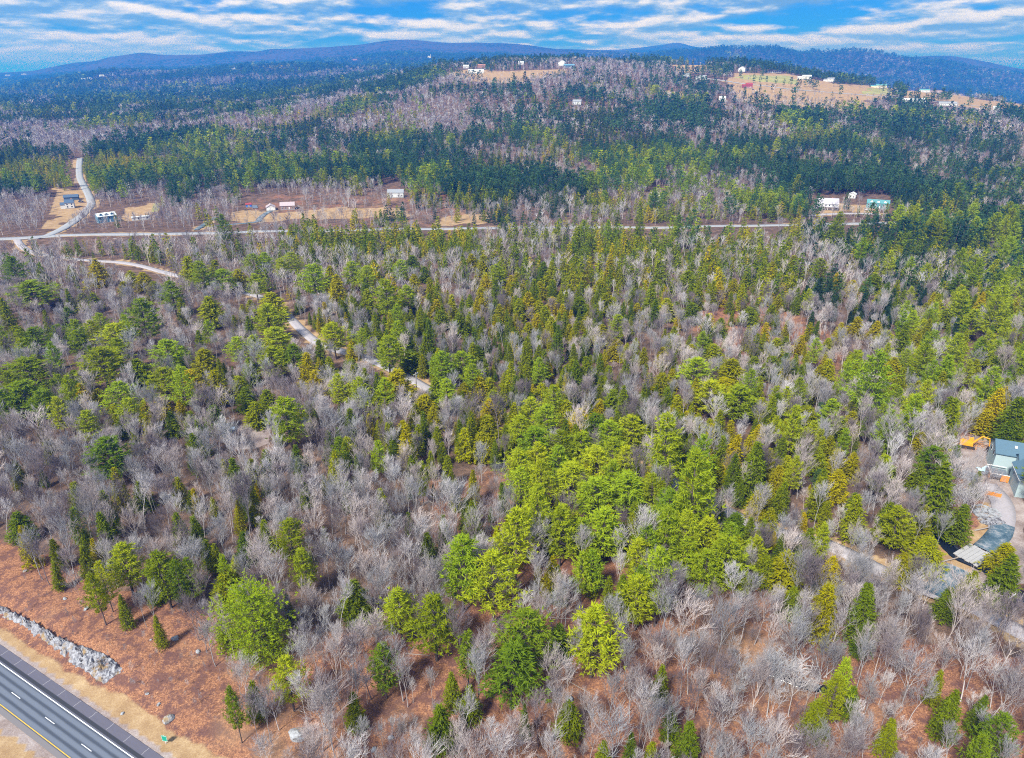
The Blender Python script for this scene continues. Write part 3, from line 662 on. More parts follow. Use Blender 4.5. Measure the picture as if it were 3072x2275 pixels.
# ------------------------------------------------------------------ the evergreens one can pick out
# each: crown centre, crown top, crown bottom, crown width as measured on nine enlarged crops of the photo; kind p pale pine, q dark pine, h golden hemlock, d dark hemlock
CROPS = {
(0, 252.6): """70 25 200 110 q,185 190 330 230 q,620 45 195 110 h,455 85 160 60 d,250 75 130 60 d,1225 25 215 120 h,1300 60 230 130 p,1440 110 240 120 p,1550 110 230 110 h,1400 50 120 80 d,850 120 210 90 h,930 130 240 110 h,800 190 320 90 h,1005 190 280 100 h,1110 190 360 130 q,1650 10 130 100 p,1720 0 120 90 p,1660 140 240 100 p,1830 40 150 80 p,1900 0 130 100 p,2040 80 270 140 p,2150 90 250 90 h,2200 150 340 120 h,530 265 370 110 d,600 265 370 90 d,905 310 560 190 q,430 360 470 100 d,640 400 480 90 p,1360 290 470 150 h,1350 440 520 80 p,1580 340 430 70 h,1635 310 420 80 h,1760 265 420 170 h,1740 340 520 170 p,10 300 560 90 d,100 480 570 130 d,200 490 620 140 q,370 470 600 140 d,490 510 640 110 q,580 450 600 110 q,730 460 640 170 p,640 620 850 240 q,760 560 700 120 p,1080 570 760 170 p,1180 610 720 90 d,1320 630 830 170 h,890 700 860 160 h,1060 760 940 190 q,1230 770 960 150 h,1400 770 970 130 h,1620 690 850 110 h,1550 810 950 110 h,1540 550 680 110 p,1650 540 640 110 p,1800 490 650 170 p,1770 620 740 160 p,1900 600 760 130 q,2000 660 880 110 h,2080 690 800 60 h,2150 680 790 70 h,2170 460 640 150 p,2090 560 640 60 d,2060 770 930 120 h,2200 800 960 100 p,160 700 880 260 q,20 540 640 70 d,40 780 950 110 q,130 850 1060 240 q,0 900 1050 100 q,260 900 1050 150 q,360 950 1070 120 p,510 860 960 110 h,630 890 980 100 h,555 1030 1130 110 p,480 770 870 100 d,410 850 920 70 d,770 850 960 150 p,830 950 1060 120 p,740 990 1080 90 h,790 1040 1160 100 d,930 970 1080 80 h,950 1070 1160 60 h,1050 940 1080 110 h,1110 1040 1140 90 h,1170 960 1030 70 h,1240 1040 1130 100 d,1380 1000 1170 130 d,1600 880 1000 120 d,1660 980 1100 130 d,1740 900 1030 120 d,1860 950 1230 200 p,680 1220 1470 220 q,2210 1210 1400 90 q,1670 1510 1560 40 h,480 1500 1640 100 d,900 1500 1620 110 d,1640 1350 1480 100 d,1930 1260 1400 80 d,1730 1290 1400 80 d""",
(341.3, 252.6): """60 60 200 120 p,160 90 230 110 p,210 50 160 80 h,320 10 100 110 h,385 50 140 90 p,460 20 100 100 d,165 240 390 90 h,290 180 400 150 p,310 140 230 80 h,475 140 260 80 h,430 215 360 110 p,540 90 170 80 d,360 340 460 70 p,620 310 400 90 h,650 380 490 90 d,625 190 240 50 h,510 420 550 60 h,850 10 110 80 h,930 20 140 90 h,760 90 160 60 h,1020 80 150 100 p,880 150 230 50 h,945 150 260 80 h,910 230 340 100 h,840 390 480 60 h,770 400 530 100 d,1110 150 230 60 h,1145 130 220 60 h,1035 340 470 80 h,1165 300 430 80 h,1220 260 410 100 h,1145 400 510 60 h,1300 190 290 90 h,1290 310 420 100 h,1330 350 450 80 h,1380 290 400 80 h,1430 270 370 80 h,1445 340 460 70 h,1375 420 520 80 h,1280 400 480 70 h,1225 460 590 110 h,1320 60 200 80 d,1375 60 200 60 h,1380 180 240 60 h,1590 120 190 60 h,1490 210 290 80 h,1490 470 550 70 h,1560 290 370 110 d,1610 390 490 80 h,1705 470 600 110 h,1730 270 400 100 h,1780 290 400 80 h,1810 410 500 100 p,1760 10 170 70 h,1820 110 220 60 h,1700 180 260 110 h,2030 200 390 90 h,1935 330 410 70 h,2010 310 400 80 d,2050 330 400 70 d,2130 300 430 120 h,2190 320 400 80 d,1600 510 610 60 d,1800 570 680 110 h,1925 560 690 70 h,1870 590 690 60 h,2105 620 690 80 h,1980 620 690 60 h,2180 490 640 90 d,1915 680 760 40 h,300 550 760 160 p,360 450 560 90 p,65 570 660 80 h,130 500 620 80 p,60 700 810 110 h,360 770 980 200 h,280 820 960 100 p,110 820 1010 110 p,240 910 1030 150 h,450 640 730 120 d,650 650 840 130 p,780 650 790 140 p,850 730 860 110 p,620 820 1000 120 h,690 830 1000 120 p,800 850 990 100 h,900 810 960 110 h,960 820 930 110 h,990 900 1010 110 h,540 930 1100 160 h,480 990 1110 90 h,600 1000 1110 100 h,1185 800 890 80 h,1080 770 890 80 d,1290 690 830 90 p,1100 590 740 50 d,890 610 720 100 d,1510 700 840 90 d,970 960 1080 130 h,950 1070 1210 160 h,920 1180 1330 150 h,810 1150 1340 120 h,400 1100 1240 100 h,240 1230 1410 90 p,520 1370 1470 80 p,580 1300 1350 60 h,30 1210 1400 120 h,95 1320 1500 50 d,40 1500 1640 80 d,1240 950 1100 120 p,1160 1070 1220 170 p,1260 1140 1300 180 p,1340 1000 1130 140 p,1390 870 990 110 p,1310 860 960 120 h,1470 970 1110 120 h,1560 1020 1150 140 h,1430 1170 1290 130 q,1170 1290 1430 170 p,1290 1250 1400 150 p,1420 1270 1400 130 p,1170 1410 1530 130 p,1500 1380 1600 230 p,1570 1180 1340 180 p,1660 1060 1200 140 q,1750 1100 1230 130 p,1680 1270 1420 180 p,1780 1210 1370 150 p,1860 1270 1400 140 p,1660 1480 1640 190 p,1890 1450 1620 220 p,1780 1370 1500 150 p,1910 1070 1270 170 p,2040 1450 1560 110 p,2150 1550 1640 140 p,1280 1550 1650 150 p,1600 1380 1480 120 h,2010 1170 1290 100 d,2100 790 890 120 h,2170 760 860 70 h,2010 790 850 60 h,2200 930 1030 90 h,1780 900 1060 120 h,1690 960 1060 90 h,2140 1070 1160 60 h,2190 1200 1400 120 d""",
(682.7, 252.6): """40 120 240 120 h,240 110 180 50 h,245 190 330 80 h,340 170 230 70 h,395 220 310 70 d,180 200 260 50 h,320 260 380 50 d,60 330 450 120 d,440 360 450 120 d,475 460 590 70 h,550 460 590 70 h,590 340 460 80 d,630 280 340 60 h,745 290 370 50 h,490 300 370 40 h,730 20 110 80 h,590 60 130 60 h,820 80 160 60 h,910 40 150 100 q,1010 130 240 50 h,1115 180 280 80 h,830 240 310 60 p,1260 140 250 120 d,1290 250 320 60 h,1480 80 150 80 d,1550 130 180 50 h,1820 140 230 90 q,1900 140 230 80 q,2090 120 220 70 q,2150 140 200 60 d,1960 300 390 80 h,1730 370 460 90 h,1910 370 530 120 p,2130 370 500 130 d,2190 290 380 70 h,1600 330 400 70 h,1540 350 390 50 h,1150 420 540 90 h,1040 460 580 80 h,1280 450 550 80 h,1340 510 600 120 h,1490 500 590 70 h,1550 530 610 80 h,1540 600 660 60 h,840 460 540 60 h,960 560 640 80 h,880 560 640 70 p,780 540 630 80 h,680 550 620 70 d,615 560 640 100 h,250 430 530 90 h,180 400 500 80 h,140 520 620 80 p,60 600 680 80 h,210 600 730 140 h,100 690 820 160 p,330 700 900 180 h,280 820 960 200 h,380 880 1030 200 p,190 840 960 170 p,470 680 800 100 d,600 680 820 130 d,680 660 760 90 d,960 700 850 100 h,900 740 860 90 h,870 830 900 80 h,1390 690 850 130 h,1250 750 860 80 h,1150 810 890 90 h,1190 850 910 60 h,1640 710 820 60 h,1710 680 780 70 d,1930 700 780 70 h,2060 680 780 90 d,1100 650 730 60 h,690 880 990 80 p,520 950 1100 110 h,1000 870 980 90 h,980 960 1100 120 p,820 1010 1160 170 h,1120 1040 1200 110 h,1040 1080 1220 120 h,680 1090 1200 90 h,770 1150 1280 90 h,970 1200 1290 90 h,620 1070 1200 60 h,1500 860 940 90 h,1610 860 940 90 h,1510 930 1000 90 p,1450 1010 1120 50 h,1790 960 1250 110 h,2000 1030 1140 130 h,2120 880 1080 90 h,2200 950 1220 160 d,2150 1100 1220 130 d,1990 870 950 70 h,1570 1180 1270 100 h,1640 1180 1240 60 h,1650 1270 1420 170 q,1750 1290 1390 70 h,1560 1380 1560 110 d,1380 1400 1500 100 d,30 1040 1160 90 h,110 1050 1180 70 h,180 1090 1220 100 h,320 1100 1180 80 h,510 1130 1260 110 h,450 1190 1310 90 h,890 1280 1420 120 h,1030 1290 1400 110 h,1120 1310 1480 110 h,1030 1420 1620 130 h,690 1330 1420 100 h,750 1330 1470 90 p,640 1400 1520 110 h,570 1520 1640 110 h,490 1560 1640 100 h,210 1340 1480 110 h,70 1320 1400 100 h,40 1390 1500 70 h,100 1490 1640 110 p,250 1570 1650 80 h,930 1420 1600 90 d,1130 1570 1650 90 d""",
(0, 505.3): """100 50 150 140 d,340 220 400 80 d,540 165 260 80 d,530 270 460 80 d,600 220 320 70 h,470 20 130 90 p,780 260 420 190 p,640 370 440 90 p,590 450 560 110 q,1030 310 600 200 q,1130 370 500 100 q,1215 345 430 90 q,1450 320 410 70 p,1460 430 650 170 d,780 590 700 70 d,1010 720 830 60 d,1340 230 400 90 d,1150 50 230 90 d,1580 180 260 110 d,1880 100 290 150 q,1970 290 450 130 p,1720 100 220 90 d,1640 590 1260 600 b,1860 990 1170 150 p,1500 1190 1260 90 q,1870 580 680 60 d""",
(341.3, 505.3): """780 215 610 250 p,990 310 680 230 p,1140 20 400 210 p,1440 10 320 200 p,1720 30 330 230 p,1580 310 440 110 p,370 560 840 190 p,600 590 940 250 q,260 910 1060 170 q,1210 700 1050 280 q,1110 910 1270 300 q,1660 680 1050 280 p,1950 480 640 200 p,1960 400 480 90 p,70 500 750 180 d,560 180 330 100 d,870 200 320 60 d,640 1320 1580 170 d,1490 1290 1450 150 d,840 1180 1330 120 d,720 1100 1200 100 d,1720 1540 1640 100 d,1900 1490 1590 80 d,2040 1560 1640 120 d,70 1230 1350 110 d,2100 1050 1190 90 d,1430 780 850 120 d,820 830 900 130 q,2150 30 400 170 p,2050 20 250 150 p,1640 230 320 100 d,2150 420 520 100 d,1200 1300 1430 60 d""",
(682.7, 505.3): """40 50 400 160 p,160 80 300 180 p,290 210 510 250 p,30 220 450 150 p,170 300 480 160 p,690 310 560 200 h,740 540 720 120 d,985 340 590 150 h,955 520 860 170 h,580 20 180 100 h,560 330 500 130 d,350 60 260 180 d,840 150 380 120 d,940 120 230 90 p,1430 20 260 180 q,1620 220 410 190 h,1460 310 470 120 h,1850 0 230 130 d,2130 250 420 160 h,2170 330 640 170 d,1915 430 540 110 d,1070 1000 1160 110 p,1020 1110 1300 130 q,1790 1220 1490 140 d,2110 1370 1500 160 q,1980 1510 1620 130 q,1380 1400 1600 110 d,900 1280 1450 150 d,1690 1080 1190 80 d,1190 780 910 80 d,1750 540 610 110 d,1980 1250 1400 100 d"""}
NAMED = []      # dicts: kind, X, Y, Z, H, R, px, py (crown centre), cls
def read_named():
    rows = []
    for (ox, oy), txt in CROPS.items():
        for e in txt.split(','):
            a = e.split(); x, yt, yb, wd = map(float, a[:4]); rows.append((ox + x * .15298, oy + yt * .15298, oy + yb * .15298, wd * .15298, a[4]))
    px = np.array([r[0] for r in rows]); pt = np.array([r[1] for r in rows]); pb = np.array([r[2] for r in rows]); wd = np.array([r[3] for r in rows])
    kd = np.array([r[4] for r in rows])
    Ht = np.where(np.isin(kd, ['p', 'q']), 18.0, 11.0); Ht = np.where(kd == 'b', 17, Ht)
    for _ in range(3):
        X, Y, Z = at(px, pt, Ht)
        _, _, dep = proj(X, Y, Z + Ht); th = np.arctan2(HC - Z - Ht, Y)
        r = wd / 2 * dep / F; L = (pb - pt) * dep / F
        base = np.clip((L - r * np.sin(th) * .8), L * .35, None) / np.cos(th)
        isp = np.isin(kd, ['p', 'q'])
        Ht = np.where(isp, np.clip(base * 1.5, 14, 26), np.clip(base * 1.25, 9, 18)); Ht = np.where(kd == 'b', 17, Ht)
    for k in range(len(rows)):
        NAMED.append(dict(cls=kd[k], X=X[k], Y=Y[k], Z=Z[k], H=Ht[k], R=r[k] * (.84 if kd[k] == 'b' else 1.55), px=px[k], py=(pt[k] + pb[k]) / 2, top=pt[k], hpx=pb[k] - pt[k], wpx=wd[k]))
read_named()
def blocks(q):   # crowns that would hide the stretches of lane the photo shows
    for seg in ([(280, 308), (290, 318), (303, 331), (315, 341)], [(406, 379), (424, 388)], [(102, 262), (176, 275)]):
        if dist_to_path(np.array([q['px']]), np.array([q['py']]), seg)[0] < 7: return True
    return False
NAMED = [q for q in NAMED if not blocks(q)]
print('named', len(NAMED))

# ------------------------------------------------------------------ the rest of the woods
CMAP = """99999998888521111566676211233567
67777764211111112444588732126343
67576644553111122466777887567566
43125655674343233345666788757765
20015754455654454455666776675655
60046443545753334566677668655455
64565332224643345457654545533444
77787555656667554356687777788643
67753436656757674454467576899877
33431212000134785454542145689999
01220201000115663353643453259999
00040000000112110344635462269999
00010010001341152233444123268888
10000000031113553333353444578888
01200013258987866556333555667877
01113147899999876567665456568887"""
CM = np.array([[int(c) for c in r] for r in CMAP.split()], float) / 9
def conifer_share(px, py):
    r = (py - 90) / 10.0; c = np.clip(px / 32, 0, 31.99)
    ri = np.clip(r, 0, 15).astype(int); v = CM[ri, c.astype(int)]
    up = np.where(px < 440, .75, .6)
    v = np.where(py < 90, up, v)
    low = np.where(px < 250, .16, np.where(py < 330, .34, np.where(py < 480, .27, np.where(py > 545, .008, np.where(px > 620, .14, .09)))))
    return np.where(py > 251, low, v * .92)
CLEAR = [  # no trees stand here (image outlines of the ground)
 [(-40, 530), (0, 545), (46, 584), (61, 592), (113, 616), (160, 634), (200, 652), (222, 690), (240, 712), (250, 738), (262, 760), (270, 800), (-40, 800)],
 [(958, 441), (990, 438), (1030, 450), (1030, 505), (1010, 545), (1000, 560), (978, 558), (968, 568), (944, 580), (940, 590), (932, 572), (950, 556), (972, 545), (985, 520), (980, 500), (962, 486), (950, 464)],
 [(225, 428), (262, 418), (272, 424), (276, 462), (228, 466), (220, 440)],
 [(820, 552), (845, 556), (842, 566), (822, 560)],
 [(30, 236), (44, 252), (20, 262), (-20, 250), (-20, 238)],
 [(48, 190), (78, 192), (82, 204), (74, 218), (52, 230), (40, 230), (54, 208)],
 [(98, 208), (152, 206), (150, 224), (96, 226)], [(244, 196), (300, 196), (304, 214), (250, 222), (214, 230), (240, 212)], [(383, 184), (404, 184), (404, 202), (383, 202)],
 [(811, 196), (842, 196), (842, 212), (811, 212)], [(864, 196), (890, 196), (890, 212), (864, 212)], [(652, 188), (668, 188), (668, 198), (652, 198)],
]
SPARSE = [[(300, 195), (440, 195), (480, 222), (236, 226), (250, 214)], [(740, 315), (800, 330), (830, 350), (790, 362), (740, 345)], [(690, 300), (735, 310), (745, 345), (690, 345)],
          [(420, 470), (520, 470), (530, 540), (420, 530)], [(430, 640), (800, 560), (1024, 640), (1024, 758), (300, 758)]]
HOUSES = [  # name, label, image x and y of the foot, width in image px, depth m, wall m, turn, wall colour, roof colour, storeys, extra
 ('house','white house with a dark blue roof and low wing beside the bending side road',68.5,208,11,8,5.0,-8,'white','navy',2,'wing'),
 ('shed','long dark blue roofed shed just behind the white house by the side road',72,200,12,7,3.0,-8,'navy','navy',1,''),
 ('house','blue two storey house with a pale roof and dormers left of the white trailer home',107,222,16,8,5.2,14,'blue','pale',2,'dormer'),
 ('mobile_home','long low white mobile home with a pale flat roof beside the blue house',141,220,15,4.5,2.7,3,'white','pale',1,'low'),
 ('garage','small gabled garage with two white doors at the top of the blue driveway',271,210,9,7,2.8,90,'white','taupe',1,'garage'),
 ('house','ranch house with a mauve grey roof attached behind the white garage',288,209,13,9,3.4,-4,'brown','taupe',1,'chimney'),
 ('shed','little bright blue shed with a red roof left of the garage',249,207,5,3.5,2.4,-5,'brightblue','red',1,''),
 ('house','grey roofed house among bare trees above the roadside field',396,197,15,9,4.5,-6,'pale','grey',1,'chimney'),
 ('house','house with a pinkish brown gable half hidden in trees above the main road',656,196,10,9,4.2,80,'white','brown',1,''),
 ('house','large white house with a steep grey gable beside the right end of the main road',826,209,19,10,5.2,10,'white','lilac',2,'porch'),
 ('house','teal house with three white dormers under the tall pines near the main road',877,208,19,9,4.6,4,'teal','teal',2,'dormer3'),
 ('cottage','small pale cottage behind bare trees between the white and the teal house',852,198,7,6,3.4,85,'white','pale',1,''),
 ('farmhouse','long bright white farmhouse with stepped wings on the green ridge lawn',804,79.5,12,9,6,12,'white','pale',2,'wing'),
 ('farmhouse','white farmhouse with a grey roof between dark pines on the ridge',829,82,10,9,6,-20,'white','grey',2,'wing'),
 ('house','cream house with a teal roof on the open tan knoll of the ridge',878,88,14,10,5,6,'cream','teal',2,'wing'),
 ('house','long white two storey building with a row of windows at the ridge forest edge',913,104,20,11,6,8,'white','pale',2,'long'),
 ('barn','pale barn with a green roof above the long white ridge building',924,92.5,9,9,5,6,'pale','teal',1,''),
 ('house','low white house with grey roof right of the long white ridge building',947,106,15,10,4,8,'white','grey',1,'chimney'),
 ('house','small white house in the pines below the ridge pasture',722,101,6,8,5,5,'white','pale',2,''),
 ('farmhouse','white farmhouse among pines left of the red barn',701,80,10,9,6,-15,'white','grey',2,'wing'),
 ('house','white gabled house on the skyline lawn above the red barn',742,72,7,8,7,75,'white','grey',2,''),
 ('barn','red gambrel barn with a low red lean-to beside the ridge road',747,88,9,11,6,10,'red','red',1,'wing'),
 ('barn','long low black barn along the top of the green ridge field',772,73,20,10,3.5,3,'black','black',1,'low'),
 ('house','tiny white house at the far right end of the ridge road',996,110,6,8,4,8,'white','pale',1,''),
 ('house','pale house at the far left edge of the ridge pasture',686,77,6,8,5,8,'pale','grey',1,''),
 ('barn','long white barn with a pale roof at the top of the central tan field',476,73.5,15,10,5,5,'white','pale',1,'long'),
 ('house','brick red roofed house behind the long white barn',482,68.5,8,9,6,5,'brick','brick',2,''),
 ('house','bright white double gabled house on the central hilltop',562,66,7,9,7,70,'white','white',2,''),
 ('barn','blue roofed barn beside the white hilltop house',569,68,10,10,5,8,'navy','blue',1,''),
 ('house','small white house at the tree line of the central hilltop',521,65,5,8,5,8,'white','pale',1,''),
 ('house','pale grey house alone in the woods below the central hilltop',577,105,8,9,5,-5,'pale','grey',2,''),
 ('house','white house at the left corner of the central tan field',466,68.5,5,8,5,8,'white','pale',1,''),
 ('church','white church with a small steeple on the far wooded hill',429,58,4,10,8,85,'white','grey',1,'steeple'),
 ('house','tiny white house far left on the blue hillside',8,76,5,12,7,8,'white','pale',1,''),
 ('house','second tiny white house from the left on the blue hillside',24,75,5,12,7,8,'white','pale',1,''),
 ('house','white houses row end house lowest on the dark blue left ridge',84,80.5,4,12,7,8,'white','pale',1,''),
 ('house','white house in the middle of the dark blue left ridge clearing',90,80,4,12,7,8,'white','pale',1,''),
 ('house','white house highest in the dark blue left ridge clearing',102,77,4,12,7,8,'white','pale',1,''),
 ('house','white house by the top of the straight cutting on the left ridge',112,76,3,12,7,8,'white','pale',1,''),
 ('house','pale cluster house right of the straight cutting on the far ridge',168,72,5,12,7,8,'white','pale',1,''),
 ('house','pinkish white house on the far left hill crest',226,70,5,12,7,8,'white','pale',1,''),
 ('house','white house just right of the pinkish one on the far crest',234,70,4,12,7,8,'white','pale',1,''),
 ('house','pink roofed house on the far blue hill left of the central hilltop',355,60.5,4,12,7,8,'brick','brick',1,''),
]
HPOS = []
for h_ in HOUSES:
    x_, y_, z_ = at1(h_[2], h_[3]); d_ = float(proj(x_, y_, z_)[2]); HPOS.append((x_, y_, z_, h_[4] * d_ / F, d_))
VIS = [(path_world([(85, 260), (101, 261), (142, 266), (179, 276)], 4), 4, 30, 1.0), (path_world([(272, 303), (290, 318), (303, 331), (317, 342), (330, 347)], 4), 3.6, 26, 1.0), (path_world([(404, 377), (415, 383), (427, 390)], 3), 3.4, 20, 1.0), (path_world([(668, 476), (678, 486)], 3), 2.5, 9, 1.0), (path_world([(920, 585), (974, 607), (1024, 634)], 3), 3.2, 8, .9),
       (path_world([(17, 238.3), (69, 235), (138, 234), (214, 233), (275, 231)], 6), 6, 50, .97), (path_world([(433, 229), (494, 228)], 6), 6, 60, .97), (path_world([(617, 227), (683, 227), (759, 225.5)], 6), 6, 75, .97), (path_world([(800, 224.5), (900, 222.5)], 6), 6, 60, .8), (P_SIDE, 5, 20, .8), (P_DRIVE, 4.5, 5, 1.0), (P_RIDGE, 8, 150, .93)]
def forest():
    bands = [(66, 230, 3.3), (230, 460, 4.3), (460, 760, 5.4), (760, 1200, 7.4), (1200, 2100, 9.5), (2100, 3800, 17), (3800, 7200, 30)]
    pts = []
    for y0, y1, g in bands:
        W = (y1 * .80 + 40); nx = int(2 * W / g); ny = int((y1 - y0) / g)
        gx, gy = np.meshgrid(np.arange(nx), np.arange(ny)); x = -W + (gx.ravel() + RS.uniform(0, 1, gx.size)) * g; y = y0 + (gy.ravel() + RS.uniform(0, 1, gx.size)) * g
        k = np.abs(x) < (y * .80 + 35); pts.append(np.stack([x[k], y[k], np.full(k.sum(), g)], 1))
    P = np.concatenate(pts); X, Y, G = P.T
    Z = hgt(X, Y); px, py, dep = proj(X, Y, Z)
    keep = np.ones(len(X), bool)
    for C in CLEAR: keep &= ~in_poly(px, py, C)
    for C in FIELDS[:6]: keep &= ~(in_poly(px, py, C) & (RS.uniform(0, 1, len(X)) < .985))
    for C in FIELDS[6:]: keep &= ~(in_poly(px, py, C) & (RS.uniform(0, 1, len(X)) < .5))
    D = (X - HA[0]) * HN[0] + (Y - HA[1]) * HN[1]
    keep &= ~((D < 9) & (D > -60) & (Y < 200))
    for line, wd in ROADS:
        near = np.ones(len(X), bool); q = dist_to_path(X, Y, line)
        keep &= q > wd * .5 + (6.0 if line is P_MAIN else 1.3 if line is P_LANE else 2.5)
    # the wide verge of the main road: thin
    q = dist_to_path(X, Y, P_MAIN); keep &= ~((q < 26) & (RS.uniform(0, 1, len(X)) < .6))
    for C in SPARSE: keep &= ~(in_poly(px, py, C) & (RS.uniform(0, 1, len(X)) < (.45 if C is not SPARSE[4] else .10)))
    for path, half, reach, pr in VIS:
        hit = np.zeros(len(X), bool)
        for sft in np.arange(0, reach + .1, half): hit |= dist_to_path(X, Y + sft, path) < half
        keep &= ~(hit & (RS.uniform(0, 1, len(X)) < pr))
    for (hx, hy, hz_, hwid, hd_), h_ in zip(HPOS, HOUSES):
        rr = hwid * .5 + 4 + hd_ * .004; reach = 10 + hd_ * .035
        side = X - hx - (Y - hy) * hx / hy
        keep &= ~((np.abs(side) < rr) & (Y - hy < rr + 2) & (Y - hy > -reach) & ((Y - hy > -14) | (RS.uniform(0, 1, len(X)) < .8)))
    # leave room for the picked-out evergreens
    nX = np.array([n['X'] for n in NAMED]); nY = np.array([n['Y'] for n in NAMED]); nR = np.array([n['R'] for n in NAMED])
    near = Y < 900; idx = np.where(near & keep)[0]
    for a in range(0, len(idx), 4000):
        ii = idx[a:a + 4000]; dx_ = X[ii, None] - nX; dy_ = Y[ii, None] - nY; dd = (np.hypot(dx_, dy_) < nR * .6 + .4) | ((np.abs(dx_ - dy_ * nX / nY) < nR * .65) & (dy_ < 0) & (dy_ > -nR - 4)); keep[ii[dd.any(1)]] = False
    X, Y, Z, G, px, py, dep = [v[keep] for v in (X, Y, Z, G, px, py, dep)]
    # crown centre decides the kind
    cpx, cpy, _ = proj(X, Y, Z + 9)
    cl = fbm(X / 62, Y / 95, 3, 21)
    share = conifer_share(cpx, cpy)
    share = np.where((Y > 1200) & (py > 92), np.clip(share * .92 + (cl - .5) * 3.2 - .05, 0, 1), np.clip(share * (0.4 + 1.2 * (cl > .47)), 0, 1))
    share = np.where(py < 90, np.clip((fbm(X / 500, Y / 500, 4, 5) - .30) * 5, .1, 1), share); share = np.where(Y > 4600, np.clip(.8 + (fbm(X / 900, Y / 900, 3, 6) - .42) * 3, .5, 1), share)
    belt = in_poly(cpx, cpy, [(500, 415), (560, 400), (640, 420), (700, 470), (775, 565), (700, 605), (600, 590), (520, 560), (500, 500)])
    share = np.where(belt, np.maximum(share, .62), share)
    isC = RS.uniform(0, 1, len(X)) < share
    pinef = fbm(X / 120, Y / 120, 2, 33) + (px > 650) * .10 - (py > 251) * .18 + belt * .3
    isP = isC & (pinef + RS.normal(0, .06, len(X)) > .52)
    kind = np.where(isP, 0, np.where(isC, 1, 2))
    return X, Y, Z, G, px, py, dep, kind
def hedges():
    out = []
    for line, sp, pc, wd in (([(728, 97), (760, 100), (800, 103.5), (840, 107), (882, 111)], 2.2, .08, 12), ([(736, 90), (770, 93), (812, 96.5), (880, 100)], 8, .15, 26), ([(742, 82), (775, 86), (800, 88)], 12, .8, 8), ([(806, 86), (816, 90)], 8, .7, 8), ([(850, 86), (895, 92), (900, 100)], 10, .7, 16),
                             ([(452, 76), (470, 79)], 14, .9, 10), ([(500, 72), (530, 72), (572, 71)], 9, .15, 10), ([(486, 71), (492, 73)], 8, 1, 6), ([(700, 74), (738, 78)], 9, .7, 20), ([(905, 100), (940, 102)], 10, .7, 12), ([(948, 96), (990, 103)], 14, .3, 12)):
        P = path_world(line, sp)
        for x, y in P:
            x += rnd.uniform(-wd, wd) * .5; y += rnd.uniform(-wd, wd) * .5; out.append((x, y, 0 if rnd.random() < pc else 2))
    return np.array(out)
FX, FY, FZ, FG, FPX, FPY, FDEP, FKIND = forest()
hd = hedges(); nh_ = len(hd); sa = RS.uniform(-20, 75, 260); sb_ = 8 + 34 * RS.uniform(0, 1, 260) ** 1.2; sb_ += np.where(sa > 40, 4, 0)
hd = np.concatenate([hd, np.stack([HA[0] + HD[0] * sa + HN[0] * sb_, HA[1] + HD[1] * sa + HN[1] * sb_, np.full(260, 2)], 1)]); hz_ = hgt(hd[:, 0], hd[:, 1]); hp = proj(hd[:, 0], hd[:, 1], hz_)
FX, FY, FZ, FG, FPX, FPY, FDEP, FKIND = [np.concatenate(p) for p in ((FX, hd[:, 0]), (FY, hd[:, 1]), (FZ, hz_), (FG, np.where(np.arange(len(hd)) < nh_, 8., 99.)), (FPX, hp[0]), (FPY, hp[1]), (FDEP, hp[2]), (FKIND, hd[:, 2].astype(int)))]
print('forest', len(FX), 'near', (FY < 460).sum())
# ------------------------------------------------------------------ individuals and stuff
TINT = {'p': [(1.15, 1.12, .9), (1.0, 1.1, 1.0), (1.15, 1.08, .8)], 'q': [(.62, .72, .8), (.8, .78, .5)], 'h': [(1.0, .95, .6), (1.15, 1.0, .5), (.85, .95, .8)], 'd': [(.5, .66, 1.0), (.6, .72, .7)], 'b': [(.85, .98, .7)]}
BARE_TINT = [(1.0, 1.0, 1.0), (.72, .76, .78), (1.04, .97, .93), (.48, .43, .45), (1.02, 1.04, 1.06)]
n = len(FX)
size = np.clip(RS.normal(1, .2, n), .5, 1.6)
H_all = np.where(FKIND == 0, 17 * size, np.where(FKIND == 1, 11.5 * size, np.where(FPY > 430, 12.6, 10.8) * size))
H_all = np.where((FPY > 251) & (FKIND < 2), H_all * np.clip(RS.normal(.8, .22, n), .35, 1.2), H_all)
young = (FKIND == 2) & (RS.uniform(0, 1, n) < .42) & (FY < 760); H_all = np.where(young, H_all * RS.uniform(.3, .65, n), H_all)
big = np.where(FY > 2100, FG / 9.5, 1.0)
var = RS.randint(0, 4, n)
bstyle = RS.choice([0, 1, 2, 3, 4, 5, 6], n, p=[.17, .27, .15, .22, .07, .12, 0]); bstyle = np.where(young, np.where(RS.uniform(0, 1, n) < .5, 6, bstyle), bstyle)
rot = RS.uniform(0, 2 * PI, n)
shr = FG == 99; H_all = np.where(shr, RS.uniform(.7, 2.4, n), H_all); bstyle = np.where(shr, 6, bstyle)
def build_tree(kind, X, Y, Z, H, R, variant, rotz, tint, label, group, nm):
    crown, trunk, h0, r0 = MESHES[kind, variant, 0][:4]
    root = thing(nm, label, 'tree', (X, Y, Z), rotz, group)
    root.scale = (R / r0, R / r0, H / h0)
    t = link('trunk', trunk, root); c = link('crown', crown, root)
    c.color = (*tint, 1); t.color = (*((tint) if kind == 'bare' else (1, 1, 1)), 1)
    return root
inview = (FPX > -5) & (FPX < 1030) & (FY < 1200)
apparent = H_all * F / FDEP
chosen = np.zeros(n, bool)
picks = []
